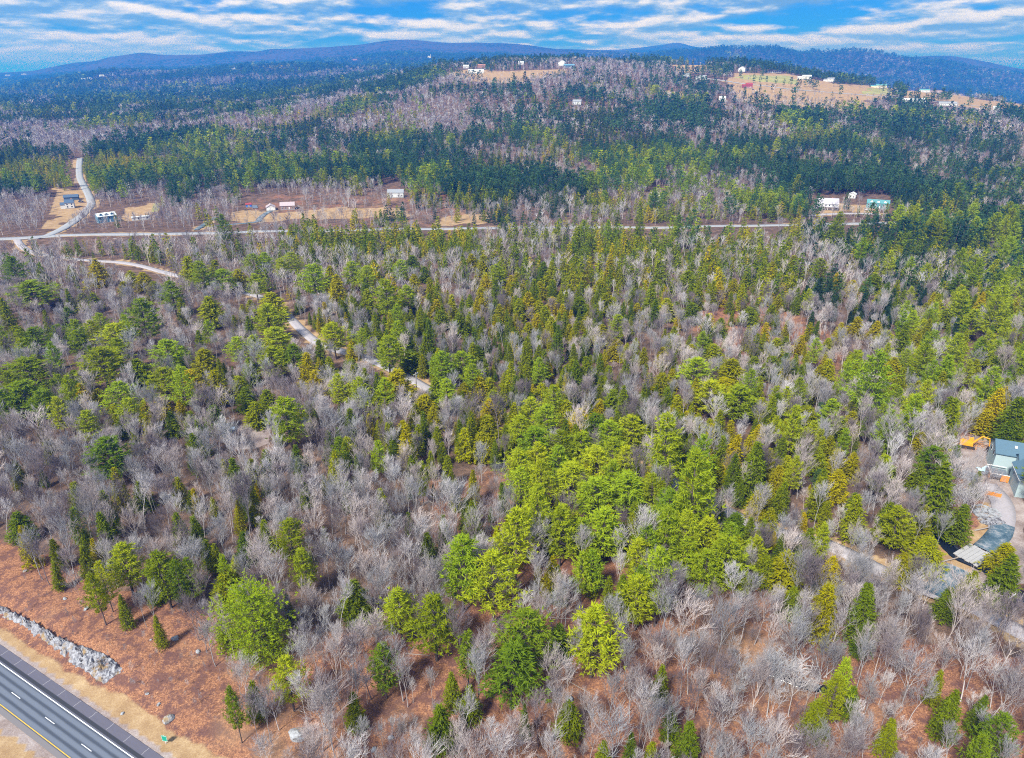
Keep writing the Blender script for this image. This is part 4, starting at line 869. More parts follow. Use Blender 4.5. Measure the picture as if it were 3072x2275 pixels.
for k, (nm, cap) in enumerate((('pine_tree', 300 - sum(1 for q in NAMED if q['cls'] in 'pqb')), ('hemlock_tree', 300 - sum(1 for q in NAMED if q['cls'] in 'hd')), ('bare_tree', 300))):
    ok = np.where((FKIND == k) & inview & (FPY - apparent * .6 < 765) & (bstyle != 6))[0]
    ok = ok[np.argsort(-apparent[ok])][:max(0, cap)]
    chosen[ok] = True
    for i in ok: picks.append((k, i))
NEARC = []
def tint_of(cls, i): L = TINT[cls]; return L[i % len(L)]
ALLT = []
for i, q in enumerate(NAMED):
    kd = 'broad' if q['cls'] == 'b' else ('pine' if q['cls'] in 'pq' else 'hemlock')
    ALLT.append(dict(kind=kd, cls=q['cls'], X=q['X'], Y=q['Y'], Z=q['Z'], H=q['H'], R=q['R'], v=0 if kd == 'broad' else i % 4, rot=rnd.uniform(0, 6.28), tint=tint_of(q['cls'], i * 7 // 3), px=q['px'], py=q['py']))
for k, i in picks:
    kd = ('pine', 'hemlock', 'bare')[k]; h = H_all[i]; r0 = MESHES[kd, 0, 0][3]; h0 = MESHES[kd, 0, 0][2]
    cls = ('p' if FPY[i] > 251 else rnd.choice('pq')) if k == 0 else (rnd.choice('dd' 'h') if k == 1 else 'x')
    v = int(bstyle[i]) if k == 2 else int(var[i])
    tint = BARE_TINT[4] if (k == 2 and v == 4) else (rnd.choice(BARE_TINT[:4]) if k == 2 else tint_of(cls, i))
    cx_, cy_, _ = proj(FX[i], FY[i], FZ[i] + h * .6)
    R_ = MESHES[kd, v, 0][3] * h / h0 * (rnd.uniform(.62, .98) if k == 2 else rnd.uniform(.85, 1.15))
    ALLT.append(dict(kind=kd, cls=cls, X=FX[i], Y=FY[i], Z=FZ[i], H=h, R=R_, v=v, rot=rot[i], tint=tint, px=float(cx_), py=float(cy_)))
# ------------------------------------------------------------------ what sets each tree apart
MARKS = [('the green roadside sign', 166, 735), ('the rock ledge', 70, 650), ('the egg-shaped white boulder', 86, 609), ('the spreading pine', 250, 650), ('the gravel turnaround', 248, 435), ('the lane utility pole', 417, 385), ('the central pine stand', 545, 440),
 ('the plank bridge', 973, 555), ('the blue-roofed house', 1012, 480), ('the yellow excavator', 966, 440), ('the open rusty patch', 475, 510), ('the tan glade', 770, 335), ('the upper lane bend', 296, 322), ('the lane start', 140, 266), ('the road fork', 20, 238),
 ('the blue house', 107, 215), ('the white mobile home', 141, 218), ('the ranch house', 288, 203), ('the paired utility poles', 539, 215), ('the roadside field', 345, 214), ('the white roadside house', 826, 203), ('the teal house', 877, 203), ('the grey house', 396, 193),
 ('the olive lone pine', 104, 458), ('the whitish ledge', 35, 348), ('the yellow pine clump', 735, 385), ('the twin golden hemlocks', 832, 595), ('the brush pile', 795, 675), ('the largest grey boulder', 298, 736), ('the standing grey boulder', 569, 700),
 ('the lane end', 1005, 625), ('the lower twin pines', 475, 570), ('the brownish gabled house', 656, 192), ('the bottom right corner', 1015, 750), ('the bottom middle edge', 680, 752), ('the right pine edge', 985, 300), ('the middle of the photo', 512, 379)]
CW = {'p': ['bright yellow-green', 'fresh green', 'lime-yellow'], 'q': ['dark green', 'olive'], 'h': ['golden-green', 'yellowish', 'mid green'], 'd': ['dark green', 'shadowy green'], 'b': ['bright green']}
ORD = ['', 'second', 'third', 'fourth', 'fifth', 'sixth', 'seventh', 'eighth', 'ninth', 'tenth']
def make_labels():
    for q in ALLT:
        H_, R_ = q['H'], q['R']
        if q['kind'] == 'broad': q['base'] = 'huge spreading bright green pine'; q['rel'] = 'on the orange slope above the highway'; continue
        if q['kind'] == 'bare':
            size = 'tall' if H_ > 12.3 else 'low' if H_ < 9.5 else ''
            col = {4: 'white-barked', }.get(q['v'], ['grey', 'dull grey', 'pinkish grey', 'dark brown-grey', 'white'][BARE_TINT.index(q['tint'])]); shape = ['wide', 'upright', 'wide', 'upright', 'slender', 'rounded', 'bushy'][q['v']]
            q['base'] = ' '.join(w_ for w_ in (size, col, shape, 'leafless tree') if w_)
        else:
            lim = (21, 15) if q['kind'] == 'pine' else (14, 9.5); size = 'tall' if H_ > lim[0] else 'small' if H_ < lim[1] else ''
            L_ = CW[q['cls']]; col = L_[TINT[q['cls']].index(q['tint']) % len(L_)]
            shape = 'broad' if R_ > (.30 if q['kind'] == 'pine' else .33) * H_ else 'narrow' if R_ < .2 * H_ else ''
            q['base'] = ' '.join(w_ for w_ in (size, shape, col, q['kind']) if w_)
        d = sorted((math.hypot(q['px'] - m_[1], (q['py'] - m_[2]) * 1.2), m_) for m_ in MARKS)[0]; dx = q['px'] - d[1][1]; dy = q['py'] - d[1][2]
        dist = 'just' if d[0] < 28 else 'a little' if d[0] < 55 else '' if d[0] < 90 else 'far'
        a = abs(dx) / (abs(dy) + .01)
        dire = ('above' if dy < 0 else 'below') if a < .45 else ('left of' if dx < 0 else 'right of') if a > 2.2 else (('above' if dy < 0 else 'below') + ' and ' + ('left of' if dx < 0 else 'right of'))
        q['rel'] = (dist + ' ' + dire + ' ' + d[1][0]).strip()
    by = {}
    for q in ALLT: by.setdefault((q['base'], q['rel']), []).append(q)
    for (b, r_), L_ in by.items():
        L_.sort(key=lambda q: q['px'])
        for k, q in enumerate(L_):
            if len(L_) == 1: q['label'] = b + ' ' + r_
            elif len(L_) == 2: q['label'] = ('left' if k == 0 else 'right') + ' one of two: ' + b + ' ' + r_
            else: q['label'] = ('leftmost ' if k == 0 else 'rightmost ' if k == len(L_) - 1 else ORD[min(k, 9)] + ' from left: ') + b + ' ' + r_
            if len(q['label'].split()) > 16: q['label'] = q['label'].replace(' and left of', '-left of').replace(' and right of', '-right of').replace('one of two: ', '')
            q['group'] = {'pine': 'pines standing in the woods', 'broad': 'pines standing in the woods', 'hemlock': 'hemlocks standing in the woods', 'bare': 'leafless trees in the woods'}[q['kind']]
make_labels()
print('longest label', max(len(q['label'].split()) for q in ALLT), 'unique', len(set(q['label'] for q in ALLT)), 'of', len(ALLT))
for q in ALLT:
    nm = {'pine': 'pine_tree', 'broad': 'pine_tree', 'hemlock': 'hemlock_tree', 'bare': 'bare_tree'}[q['kind']]
    q['obj'] = build_tree(q['kind'], q['X'], q['Y'], q['Z'], q['H'], q['R'], q['v'], q['rot'], q['tint'], q.get('label', 'tree'), q.get('group'), nm)
rest = ~chosen
ckeys = {0: [(('pine', v), t) for v in range(4) for t in TINT['p'][:1] + TINT['q'] + [(.8, .95, .8), (.28, .46, 3.2), (.15, .28, 3.2)]], 1: [(('hemlock', v), t) for v in range(4) for t in TINT['h'] + TINT['d'] + [(.17, .31, 4.5)]],  # blue-heavy tints carry painted distance haze
         2: [(('bare', v), BARE_TINT[4] if v == 4 else t) for v in range(7) for t in BARE_TINT[:4]]}
names = {0: 'pine_forest', 1: 'hemlock_forest', 2: 'bare_forest'}
for lod, (y0, y1) in enumerate(((0, 330), (330, 1000), (1000, 9000))):
    for k in (0, 1, 2):
        s = rest & (FKIND == k) & (FY >= y0) & (FY < y1); m = int(s.sum())
        if not m: continue
        nt = {0: 6, 1: 6, 2: 4}[k]; h0 = (20., 13., 15.)[k]
        vv = bstyle[s] if k == 2 else var[s]; tt = RS.randint(0, nt, m)
        if k in (0, 1): # bright in middle ground; further off, haze painted in as darker, bluer tints
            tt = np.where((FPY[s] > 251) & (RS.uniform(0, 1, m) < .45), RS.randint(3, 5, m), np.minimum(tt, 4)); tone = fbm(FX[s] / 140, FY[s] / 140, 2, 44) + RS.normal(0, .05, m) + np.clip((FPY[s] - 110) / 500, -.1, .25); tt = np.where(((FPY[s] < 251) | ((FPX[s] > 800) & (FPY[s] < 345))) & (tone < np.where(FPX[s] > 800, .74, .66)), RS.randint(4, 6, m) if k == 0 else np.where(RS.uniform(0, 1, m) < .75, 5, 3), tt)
        if k == 2: tt = np.where((FY[s] > 3000) | ((FPY[s] < 230) & (RS.uniform(0, 1, m) < .45)), RS.choice([1, 3], m), tt)  # far bare trees tinted darker, deepening the haze by colour
        sz = H_all[s] / h0 * np.where(FY[s] > 2100, np.minimum(big[s], 1.5), 1); sxy = sz * (RS.uniform(.62, .98, m) if (lod == 0 and k == 2) else RS.uniform(.85, 1.15, m)) * np.where(FY[s] > 2100, big[s] / np.minimum(big[s], 1.5), 1) * (1.25 if (lod == 2 and k == 2) else 1.0)
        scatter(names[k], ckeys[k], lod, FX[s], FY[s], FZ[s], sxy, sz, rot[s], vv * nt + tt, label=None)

# ------------------------------------------------------------------ houses, barns and sheds
WALLC = {'white': (.58, .58, .60), 'navy': (.05, .09, .16), 'blue': (.10, .24, .36), 'brown': (.28, .19, .17), 'brightblue': (.04, .16, .62), 'pale': (.55, .58, .62), 'teal': (.08, .24, .27), 'cream': (.74, .66, .46),
         'red': (.27, .04, .045), 'black': (.03, .03, .04), 'brick': (.34, .16, .12), 'grey': (.24, .26, .30), 'taupe': (.38, .32, .35), 'lilac': (.40, .38, .46)}
_mc = {}
def cmat(kind, c):
    if (kind, c) not in _mc: _mc[kind, c] = plain(kind + ' ' + c, WALLC[c], .7 if kind == 'roof' else .8, .12, 2.0)
    return _mc[kind, c]
M_PANE = plain('window pane', (.03, .04, .06), .15, .3, 1.0); M_FRAME = plain('white trim', (.82, .82, .84), .6, .04)
M_STONE = plain('footing stone', (.30, .29, .29), .9, .2)
def gable(root, w, d, h, pitch, wm, rm, x0=0.0, y0=0.0, over=.35, along='x', names=('wall', 'roof')):
    """walls with gable ends and a roof of two thick slopes; ridge runs along x (or y)"""
    rise = (d if along == 'x' else w) / 2 * pitch
    if along == 'x':
        MB().prism([(y0 - d / 2, -.8), (y0 + d / 2, -.8), (y0 + d / 2, h), (y0, h + rise), (y0 - d / 2, h)], 'x', x0 - w / 2, x0 + w / 2).build(names[0], wm, root)
    else:
        MB().prism([(x0 - w / 2, -.8), (x0 + w / 2, -.8), (x0 + w / 2, h), (x0, h + rise), (x0 - w / 2, h)], 'y', y0 - d / 2, y0 + d / 2).build(names[0], wm, root)
    hw_ = (d if along == 'x' else w) / 2; c = y0 if along == 'x' else x0; e = over; tt = .22
    zl = h - e * pitch; r = MB()
    prof = [(c - hw_ - e, zl + .03), (c, h + rise + .03), (c + hw_ + e, zl + .03), (c + hw_ + e, zl + tt), (c, h + rise + tt + .05), (c - hw_ - e, zl + tt)]
    if along == 'x': r.prism(prof, 'x', x0 - w / 2 - e, x0 + w / 2 + e)
    else: r.prism(prof, 'y', y0 - d / 2 - e, y0 + d / 2 + e)
    r.build(names[1], rm, root)
    return h + rise
def window(root, x, y, z, w=1.0, h=1.3, face='front'):
    """a framed window standing proud of the wall it is set in"""
    fr = MB(); pn = MB()
    if face in ('front', 'back'):
        s = -1 if face == 'front' else 1
        fr.box(x - w / 2 - .1, x + w / 2 + .1, min(y, y + s * .06), max(y, y + s * .06), z - .1, z + h + .1); pn.box(x - w / 2, x + w / 2, min(y + s * .06, y + s * .09), max(y + s * .06, y + s * .09), z, z + h)
    else:
        s = -1 if face == 'left' else 1
        fr.box(min(x, x + s * .06), max(x, x + s * .06), y - w / 2 - .1, y + w / 2 + .1, z - .1, z + h + .1); pn.box(min(x + s * .06, x + s * .09), max(x + s * .06, x + s * .09), y - w / 2, y + w / 2, z, z + h)
    f = fr.build('window', M_FRAME, root); pn.build('pane', M_PANE, f)
def door(root, x, y, w=1.0, h=2.1, mat=None):
    MB().box(x - w / 2, x + w / 2, y - .07, y, 0, h).build('door', mat or M_FRAME, root)
for (nm, lab, hx, hy, wpx, dep_, wh, turn, wc, rc, st, extra), (X, Y, Z, Wd, dd) in zip(HOUSES, HPOS):
    Wd = max(3.5, min(Wd * 1.05, 42)); face = math.atan2(X, Y) * -1
    gnd = max(float(hgt(np.array([X + a]), np.array([Y + b]))[0]) for a in (-4, 0, 4) for b in (-4, 0, 4)) + .1
    r = thing(nm, lab, {'mobile_home': 'mobile home'}.get(nm, nm), (X, Y, gnd), face + math.radians(turn), None)
    if turn >= 70: Wd, dep_ = dep_ * 1.3, Wd * .9
    wm, rm = cmat('wall', wc), cmat('roof', rc)
    mw = Wd * (.66 if extra == 'wing' else 1.0); x0 = (Wd - mw) / 2
    pitch = {'low': .14, 'porch': .8}.get(extra, .55)
    top = gable(r, mw, dep_, wh, pitch, wm, rm, x0, 0)
    if extra == 'wing':
        gable(r, Wd - mw + .5, dep_ * .75, wh * .68, .5, wm, rm, -Wd / 2 + (Wd - mw) / 2, .3, names=('wing_wall', 'wing_roof'))
    MB().box(x0 - mw / 2 - .08, x0 + mw / 2 + .08, -dep_ / 2 - .08, dep_ / 2 + .08, -1.0, .25).build('foundation', M_STONE, r)
    nwin = max(2, min(int(mw / 3), 9)) if dd < 2200 else 2
    if extra != 'garage' and nm != 'shed':
        for k in range(nwin):
            xx = x0 - mw / 2 + mw * (k + .5) / nwin
            if k == nwin // 2 and st == 1 or (k == nwin // 2 and nwin > 3): door(r, xx, -dep_ / 2)
            else: window(r, xx, -dep_ / 2, .95, 1.1, 1.2)
            if st == 2: window(r, xx, -dep_ / 2, wh - 1.9, 1.1, 1.2)
        if dd < 2200:
            for yy in (-dep_ / 4, dep_ / 4):
                window(r, x0 - mw / 2, yy, .95, 1, 1.2, 'left'); window(r, x0 + mw / 2, yy, .95, 1, 1.2, 'right')
    elif extra == 'garage':
        # the gable end with two doors looks down the driveway
        for yy in (-dep_ / 4.2, dep_ / 4.2):
            MB().box(-mw / 2 - .08, -mw / 2, yy - dep_ * .19, yy + dep_ * .19, .05, 2.3).build('garage_door', M_FRAME, r)
    else: door(r, x0, -dep_ / 2, 1.6, 2.0, M_STONE)
    if extra in ('chimney', 'wing', 'dormer', 'porch'): MB().box(x0 + mw * .2, x0 + mw * .2 + .8, .4, 1.2, wh, top + 1.0).build('chimney', cmat('wall', 'brick'), r)
    if extra.startswith('dormer'):
        for k in range(3):
            xd = x0 + mw * (k - 1) * .3; g = link('dormer', None, r, (xd, -dep_ * .27, wh + .15))
            gable(g, 2.0, 2.6, 1.5, .7, M_FRAME if extra == 'dormer3' else wm, rm, 0, 0, .15, 'y')
    if extra == 'porch':
        MB().box(x0 - mw / 2, x0 + mw / 2, -dep_ / 2 - 2.6, -dep_ / 2 - .1, 2.5, 2.7).build('porch_roof', rm, r)
        for k in range(5): MB().box(x0 - mw / 2 + .2 + (mw - .6) * k / 4, x0 - mw / 2 + .4 + (mw - .6) * k / 4, -dep_ / 2 - 2.5, -dep_ / 2 - 2.3, 0, 2.5).build('porch_post', M_FRAME, r)
    if extra == 'steeple':
        MB().box(-1.5, 1.5, -dep_ / 2, -dep_ / 2 + 3, wh, top + 4).build('tower', wm, r); s_ = MB(); s_.poly([(-1.7, -dep_ / 2 - .2, top + 4), (1.7, -dep_ / 2 - .2, top + 4), (1.7, -dep_ / 2 + 3.2, top + 4), (-1.7, -dep_ / 2 + 3.2, top + 4), (0, -dep_ / 2 + 1.5, top + 13)], [(0, 1, 4), (1, 2, 4), (2, 3, 4), (3, 0, 4), (3, 2, 1, 0)]); s_.build('spire', wm, r)

# the new house at the right edge --------------------------------------
M_SIDING = plain('pale blue siding', (.36, .46, .50), .75, .06, 1.0); M_SHINGLE = plain('blue grey shingle', (.07, .135, .195), .8, .25, 2.2)
M_ORANGE = plain('fresh orange boards', (.62, .24, .04), .7, .2, 3); M_PAD = plain('pale gravel pad', (.45, .38, .40), .95, .35, .7)
def new_house():
    ax, ay, az = at1(1012, 497)
    r = thing('house', 'new pale blue house with blue grey roofs and orange deck boards in the cleared lot', 'house', (ax + 6.2, ay + 3.0, az + .2), math.radians(-24))
    # front wing: gable end towards the viewer
    top = gable(r, 7.6, 9.5, 5.6, .62, M_SIDING, M_SHINGLE, 0, 0, .35, 'y')
    for x, z in ((-1.6, 3.9), (1.3, 3.7), (1.6, 1.0)): window(r, x, -4.75, z, .9, 1.3)
    window(r, -3.8, 1.5, 3.6, .9, 1.3, 'left')
    # rear wing, turned the other way
    g = link('rear_wing', None, r, (-2.6, 12.6, 0))
    gable(g, 9.6, 8.4, 6.0, .58, M_SIDING, M_SHINGLE, 0, 0, .35, 'x')
    window(g, -4.8, -1.5, 4.2, .8, 1.4, 'left'); window(g, -4.8, 1.8, 4.2, .8, 1.4, 'left')
    MB().box(-.4, .2, -2.4, -1.9, 7.6, 8.2).build('vent', M_FRAME, g)
    # link between the wings
    g2 = link('middle_wing', None, r, (1.6, 6.6, 0)); gable(g2, 8.0, 5.6, 6.0, .55, M_SIDING, M_SHINGLE, 0, 0, .3, 'x')
    # rakes: white trim boards
    MB().box(-4.2, -4.0, -5.1, 4.9, 5.2, 5.45).build('trim', M_FRAME, r)
    # deck with rails and stair
    dk = link('deck', None, r, (-6.6, 5.0, 0))
    MB().box(-2.4, 2.4, -2.6, 2.6, 1.2, 1.4).build('deck_floor', plain('deck grey', (.12, .15, .19), .8), dk)
    for k in range(8): MB().box(-4.3 + k * .26, -4.06 + k * .26, -1.0, .6, k * .17, k * .17 + .06).build('step', plain('step grey', (.2, .24, .3), .8) if k == 0 else bpy.data.materials['step grey'], dk)
    for a in ((-2.4, -2.3, -2.6, 2.6), (-2.4, 2.4, -2.7, -2.6), (-2.4, 2.4, 2.6, 2.7)): MB().box(a[0], a[1], a[2], a[3], 2.15, 2.3).build('rail', M_FRAME, dk)
    for a in ((-2.4, -2.3, -2.6, -1.0), (0.4, 2.4, -2.72, -2.62)): MB().box(a[0], a[1], a[2], a[3], .1, 2.1).build('panel', M_ORANGE, dk)
    return r
new_house()
X0, Y0, Z0 = at1(985, 494.5); X1, Y1, Z1 = at1(1000.5, 498)
fn = thing('board_fence', 'bright orange timber board wall left of the new house', 'fence', (X0, Y0, Z0), math.atan2(Y1 - Y0, X1 - X0))
Lf = math.hypot(X1 - X0, Y1 - Y0)
for k in range(5): MB().box(0, Lf, -.04 + (k % 2) * .01, .04 + (k % 2) * .01, -.2 + k * .3, .08 + k * .3).build('board', M_ORANGE, fn)
for k in range(3): MB().box(Lf * k / 2 - .08, Lf * k / 2 + .08, .05, .2, -.3, 1.4).build('post', M_ORANGE, fn)

def car(label, px, py, turn, col, cat='car', name='parked_car', L=4.6, box=False, group=None):
    x, y, z = at1(px, py); r = thing(name, label, cat, (x, y, z + .18), math.radians(turn), group)
    pm = plain('paint ' + name, col, .35, .05); gl = M_PANE; W = 1.85; Hh = 1.0 if not box else 2.4
    b = MB(); b.prism([(-L / 2, .35), (L / 2, .35), (L / 2, .8), (L * .30, .95), (-L / 2, .98)] if not box else [(-L / 2, .35), (L / 2, .35), (L / 2, 1.1), (L * .36, 2.4), (-L / 2, 2.5)], 'y', -W / 2, W / 2); b.build('body', pm, r)
    if not box:
        c = MB(); c.poly([(-L * .36, -.82, .97), (L * .2, -.82, .97), (L * .2, .82, .97), (-L * .36, .82, .97), (-L * .28, -.68, 1.48), (L * .06, -.68, 1.48), (L * .06, .68, 1.48), (-L * .28, .68, 1.48)], [(4, 5, 6, 7), (0, 1, 5, 4), (1, 2, 6, 5), (2, 3, 7, 6), (3, 0, 4, 7)]); c.build('window', gl, r)
        MB().box(-L * .27, L * .05, -.68, .68, 1.485, 1.53).build('cabin_roof', pm, r)
    tm = plain('tyre', (.02, .02, .02), .8)
    for sx in (-1, 1):
        for sy in (-1, 1): MB().tube((sx * L * .31, sy * .80, .18), (sx * L * .31, sy * .95, .18), .34, .34, 10).build('wheel', tm, r)
    return r
car('dark blue pickup parked between the side road and the white house', 81, 202, 30, (.03, .07, .16))
car('pale car parked at the back of the gravel turnaround in the woods', 228, 431, 10, (.45, .55, .68))
car('grey covered trailer parked right of the little blue shed', 255.5, 208.5, 5, (.16, .22, .32), 'trailer', 'trailer', 4.8, True)
car('dark car parked beside the red ridge barn', 753, 90, 10, (.05, .06, .09))
car('white car parked in front of the teal roadside house', 867, 210.5, 0, (.75, .76, .78))

# white boat on the lot, excavator, tarps -------------------------------
def boat():
    x, y, z = at1(1001, 456); r = thing('boat', 'upturned white boat with an orange flank behind the new house', 'boat', (x, y, z + .3), math.radians(12))
    prof = [(-3.4, 0), (-3.0, .95), (-1.0, 1.15), (1.6, .95), (3.6, 0), (1.6, -.95), (-1.0, -1.15), (-3.0, -.95)]
    V = [(a, b, .1) for a, b in prof] + [(a * .82, b * .5, .95) for a, b in prof]
    MB().poly(V, [tuple(range(8))[::-1], tuple(range(8, 16))] + [(k, (k + 1) % 8, 8 + (k + 1) % 8, 8 + k) for k in range(8)]).build('hull', M_FRAME, r)
    MB().tube((-3.1, 0, 1.0), (3.0, 0, 1.02), .07, .04, 5).build('keel', M_ORANGE, r)
boat()
def excavator():
    x, y, z = at1(966, 447); r = thing('excavator', 'yellow excavator with its boom folded at the edge of the cleared dirt', 'excavator', (x, y, z + .1), math.radians(-25))
    ym = plain('excavator yellow', (.70, .33, .02), .5, .1); dk = plain('track black', (.04, .03, .03), .8)
    for s_ in (-1, 1):
        MB().prism([(-1.9, .1), (1.9, .1), (2.2, .45), (1.9, .85), (-1.9, .85), (-2.2, .45)], 'y', s_ * 1.25 - .3, s_ * 1.25 + .3).build('track', dk, r)
    MB().prism([(-2.2, 1.0), (1.4, 1.0), (1.4, 1.8), (-1.2, 2.1), (-2.2, 1.9)], 'y', -1.3, 1.3).build('body', ym, r)
    c = MB().box(.1, 1.5, .25, 1.3, 1.8, 3.1).build('cab', ym, r); MB().box(.2, 1.55, .33, 1.35, 2.2, 2.95).build('window', M_PANE, c)
    MB().tube((1.2, -.3, 1.7), (3.4, -.3, 4.6), .3, .24, 6).tube((3.4, -.3, 4.6), (5.4, -.3, 4.2), .24, .2, 6).build('boom', ym, r)
    MB().tube((5.4, -.3, 4.3), (5.9, -.3, 1.6), .2, .15, 6).build('arm', ym, r)
    MB().prism([(5.3, .3), (6.5, .3), (6.7, 1.3), (5.9, 1.7), (5.5, 1.1)], 'y', -.9, .3).build('bucket', dk, r)
excavator()

# rocks ------------------------------------------------------------------
def rock_mat(name, ca, cb_, cc):
    m, t, out = newmat(name); b = t.node('ShaderNodeBsdfDiffuse'); t.l.new(b.outputs[0], out.inputs[0]); pos = t.node('ShaderNodeNewGeometry').outputs['Position']
    n = t.noise(pos, 1.2, 8, .72, dist=.4); n2 = t.noise(pos, .35, 4, .6)
    c = t.ramp(n, [(.36, cc), (.46, cb_), (.56, ca)]); c = t.mix(t.smooth(n2, .56, .66), c, (.30, .22, .13)); t.put(b.inputs[0], c)
    bn = t.node('ShaderNodeBump'); bn.inputs['Strength'].default_value = 1; bn.inputs['Distance'].default_value = .4; t.put(bn.inputs['Height'], n); t.l.new(bn.outputs[0], b.inputs['Normal']); return m
M_LEDGE = rock_mat('pale ledge rock', (.36, .37, .41), (.20, .20, .23), (.04, .038, .04)); M_BOULDER = rock_mat('grey boulder', (.38, .40, .44), (.32, .33, .36), (.14, .14, .14))
def boulder(label, px, py, wpx, hm=.6, seed=1, mat=None, name='boulder', cat='boulder'):
    x, y, z = at1(px, py); d = float(proj(x, y, z)[2]); w_ = wpx * d / F / 2
    rs = np.random.RandomState(seed); V = []; nu, nv = 14, 8
    for j in range(nv + 1):
        for i in range(nu):
            th = PI * j / nv; ph = 2 * PI * i / nu; dx = math.sin(th) * math.cos(ph); dy = math.sin(th) * math.sin(ph); dz = math.cos(th)
            q = Vector((dx, dy, dz)) * 1.3 + Vector((seed * 3.1, 0, 0)); k = 1 + .32 * mnoise.noise(q) + .16 * mnoise.noise(q * 3)
            f = lambda a: math.copysign(abs(a) ** .8, a)
            V.append((f(dx) * w_ * k, f(dy) * w_ * .8 * k, f(dz) * w_ * hm * k))
    Fc = [(j * nu + i, (j + 1) * nu + i, (j + 1) * nu + (i + 1) % nu, j * nu + (i + 1) % nu) for j in range(nv) for i in range(nu)]
    o = link(name, mesh_from(name, V, Fc, [mat or M_BOULDER]), None, (x, y, z + w_ * hm * .35), rs.uniform(0, 6)); tag(o, label, cat, 'boulders on the leaf-covered slope' if name == 'boulder' else None)
for k, a in enumerate([
 ('small white boulder highest on the orange slope above the rock cut', 25.5, 571.5, 4.2), ('greyish flat stone below the hemlocks at the top of the slope', 65, 599, 4), ('egg-shaped white boulder in the middle of the orange slope', 86.5, 609, 5),
 ('small pale boulder left of the flat grey one, below the forest edge', 131, 626.5, 4), ('flat grey boulder at the foot of the leaning forest-edge tree', 175, 639, 7), ('greenish standing stone halfway to the big spreading pine', 198, 652, 5),
 ('squarish white stone beside the grey brush clump on the slope', 147.5, 694, 3.6), ('white triangular stone on the tan grass verge', 122.5, 714, 3.8), ('pinkish white boulder just below the grey brush clump', 159, 704.5, 4),
 ('larger jagged white boulder near the green roadside sign', 169, 720, 11), ('upright pale stone right of the big pine foot', 237.5, 703, 3.2), ('largest grey boulder under the leaning bare tree at the bottom', 298, 736, 17),
 ('grey boulder at the bottom edge right of the largest one', 352, 753, 10), ('small round grey boulder near the bottom edge beside fallen wood', 373.5, 750, 6), ('grey boulder standing between trunks in the open litter woods', 569.5, 700, 9),
 ('tiny white stone between the white egg-shaped and flat grey boulders', 151, 640, 2.6), ('mossy rock in the woods near the bottom edge', 391, 738, 6), ('white stone beside the dark brush pile in the lower right woods', 814, 688, 10)]):
    boulder(a[0], a[1], a[2], a[3], .62, k + 3)
def rock_face(name, label, pts_low, pts_up, mat, rise, seed):
    """a ledge: a rough sheet of rock from its foot to its lip, with depth behind it"""
    nu, nv = 110, 16
    lo = np.array(pts_low, float); up_ = np.array(pts_up, float)
    def res(P): s = np.linspace(0, len(P) - 1, nu); return np.stack([np.interp(s, np.arange(len(P)), P[:, 0]), np.interp(s, np.arange(len(P)), P[:, 1])], 1)
    lo, up_ = res(lo), res(up_); XL, YL, ZL = at(lo[:, 0], lo[:, 1]); XU, YU, ZU = at(up_[:, 0], up_[:, 1], rise * .6)
    V = []; VV = np.linspace(0, 1, nv)[None]; GX = XL[:, None] + (XU - XL)[:, None] * VV; GY = YL[:, None] + (YU - YL)[:, None] * VV; GZ = hgt(GX, GY)
    for i in range(nu):
        e = min(1, min(i, nu - 1 - i) / 12)
        for j in range(nv):
            v = j / (nv - 1); x = XL[i] + (XU[i] - XL[i]) * v; y = YL[i] + (YU[i] - YL[i]) * v
            g = float(GZ[i, j]); p = Vector((x, y, seed))
            n_ = 1 - abs(mnoise.noise(p * .4)) * 3 + 1.1 * mnoise.noise(p * .9 + Vector((3, 1, 0))) + .7 * mnoise.noise(p * 1.9) + .4 * mnoise.noise(p * 4.2)
            z = g + e * rise * (min(1, v * 2.2) * (1 if v < .75 else (1 - v) / .25) * (.42 + .5 * n_)) - .35 * (v in (0, 1)) + .02
            V.append((x + mnoise.noise(p * 1.1) * .5, y + mnoise.noise(p * 1.3 + Vector((5, 0, 0))) * .5, z))
    Fc = [(i * nv + j, (i + 1) * nv + j, (i + 1) * nv + j + 1, i * nv + j + 1) for i in range(nu - 1) for j in range(nv - 1)]
    o = link(name, mesh_from(name, V, Fc, [mat])); tag(o, label, 'rock ledge'); return o
rock_face('rock_ledge', 'long pale grey blasted rock ledge between the grass verge and the orange slope', [(-30, 598), (0, 617), (20, 624), (35, 636), (55, 648), (66, 661), (84, 672), (98, 683), (105, 684), (112, 677)], [(-30, 584), (0, 604), (20, 613), (36, 622), (52, 632), (72, 640), (86, 643), (104, 650), (114, 657), (124, 668)], M_LEDGE, 1.6, 2)
rock_face('rock_ledge', 'weathered whitish ledge showing between dark pines at the left edge of the woods', [(2, 357), (20, 359), (40, 357), (62, 352)], [(5, 341), (20, 342), (40, 345), (62, 345)], M_LEDGE, 1.2, 7)

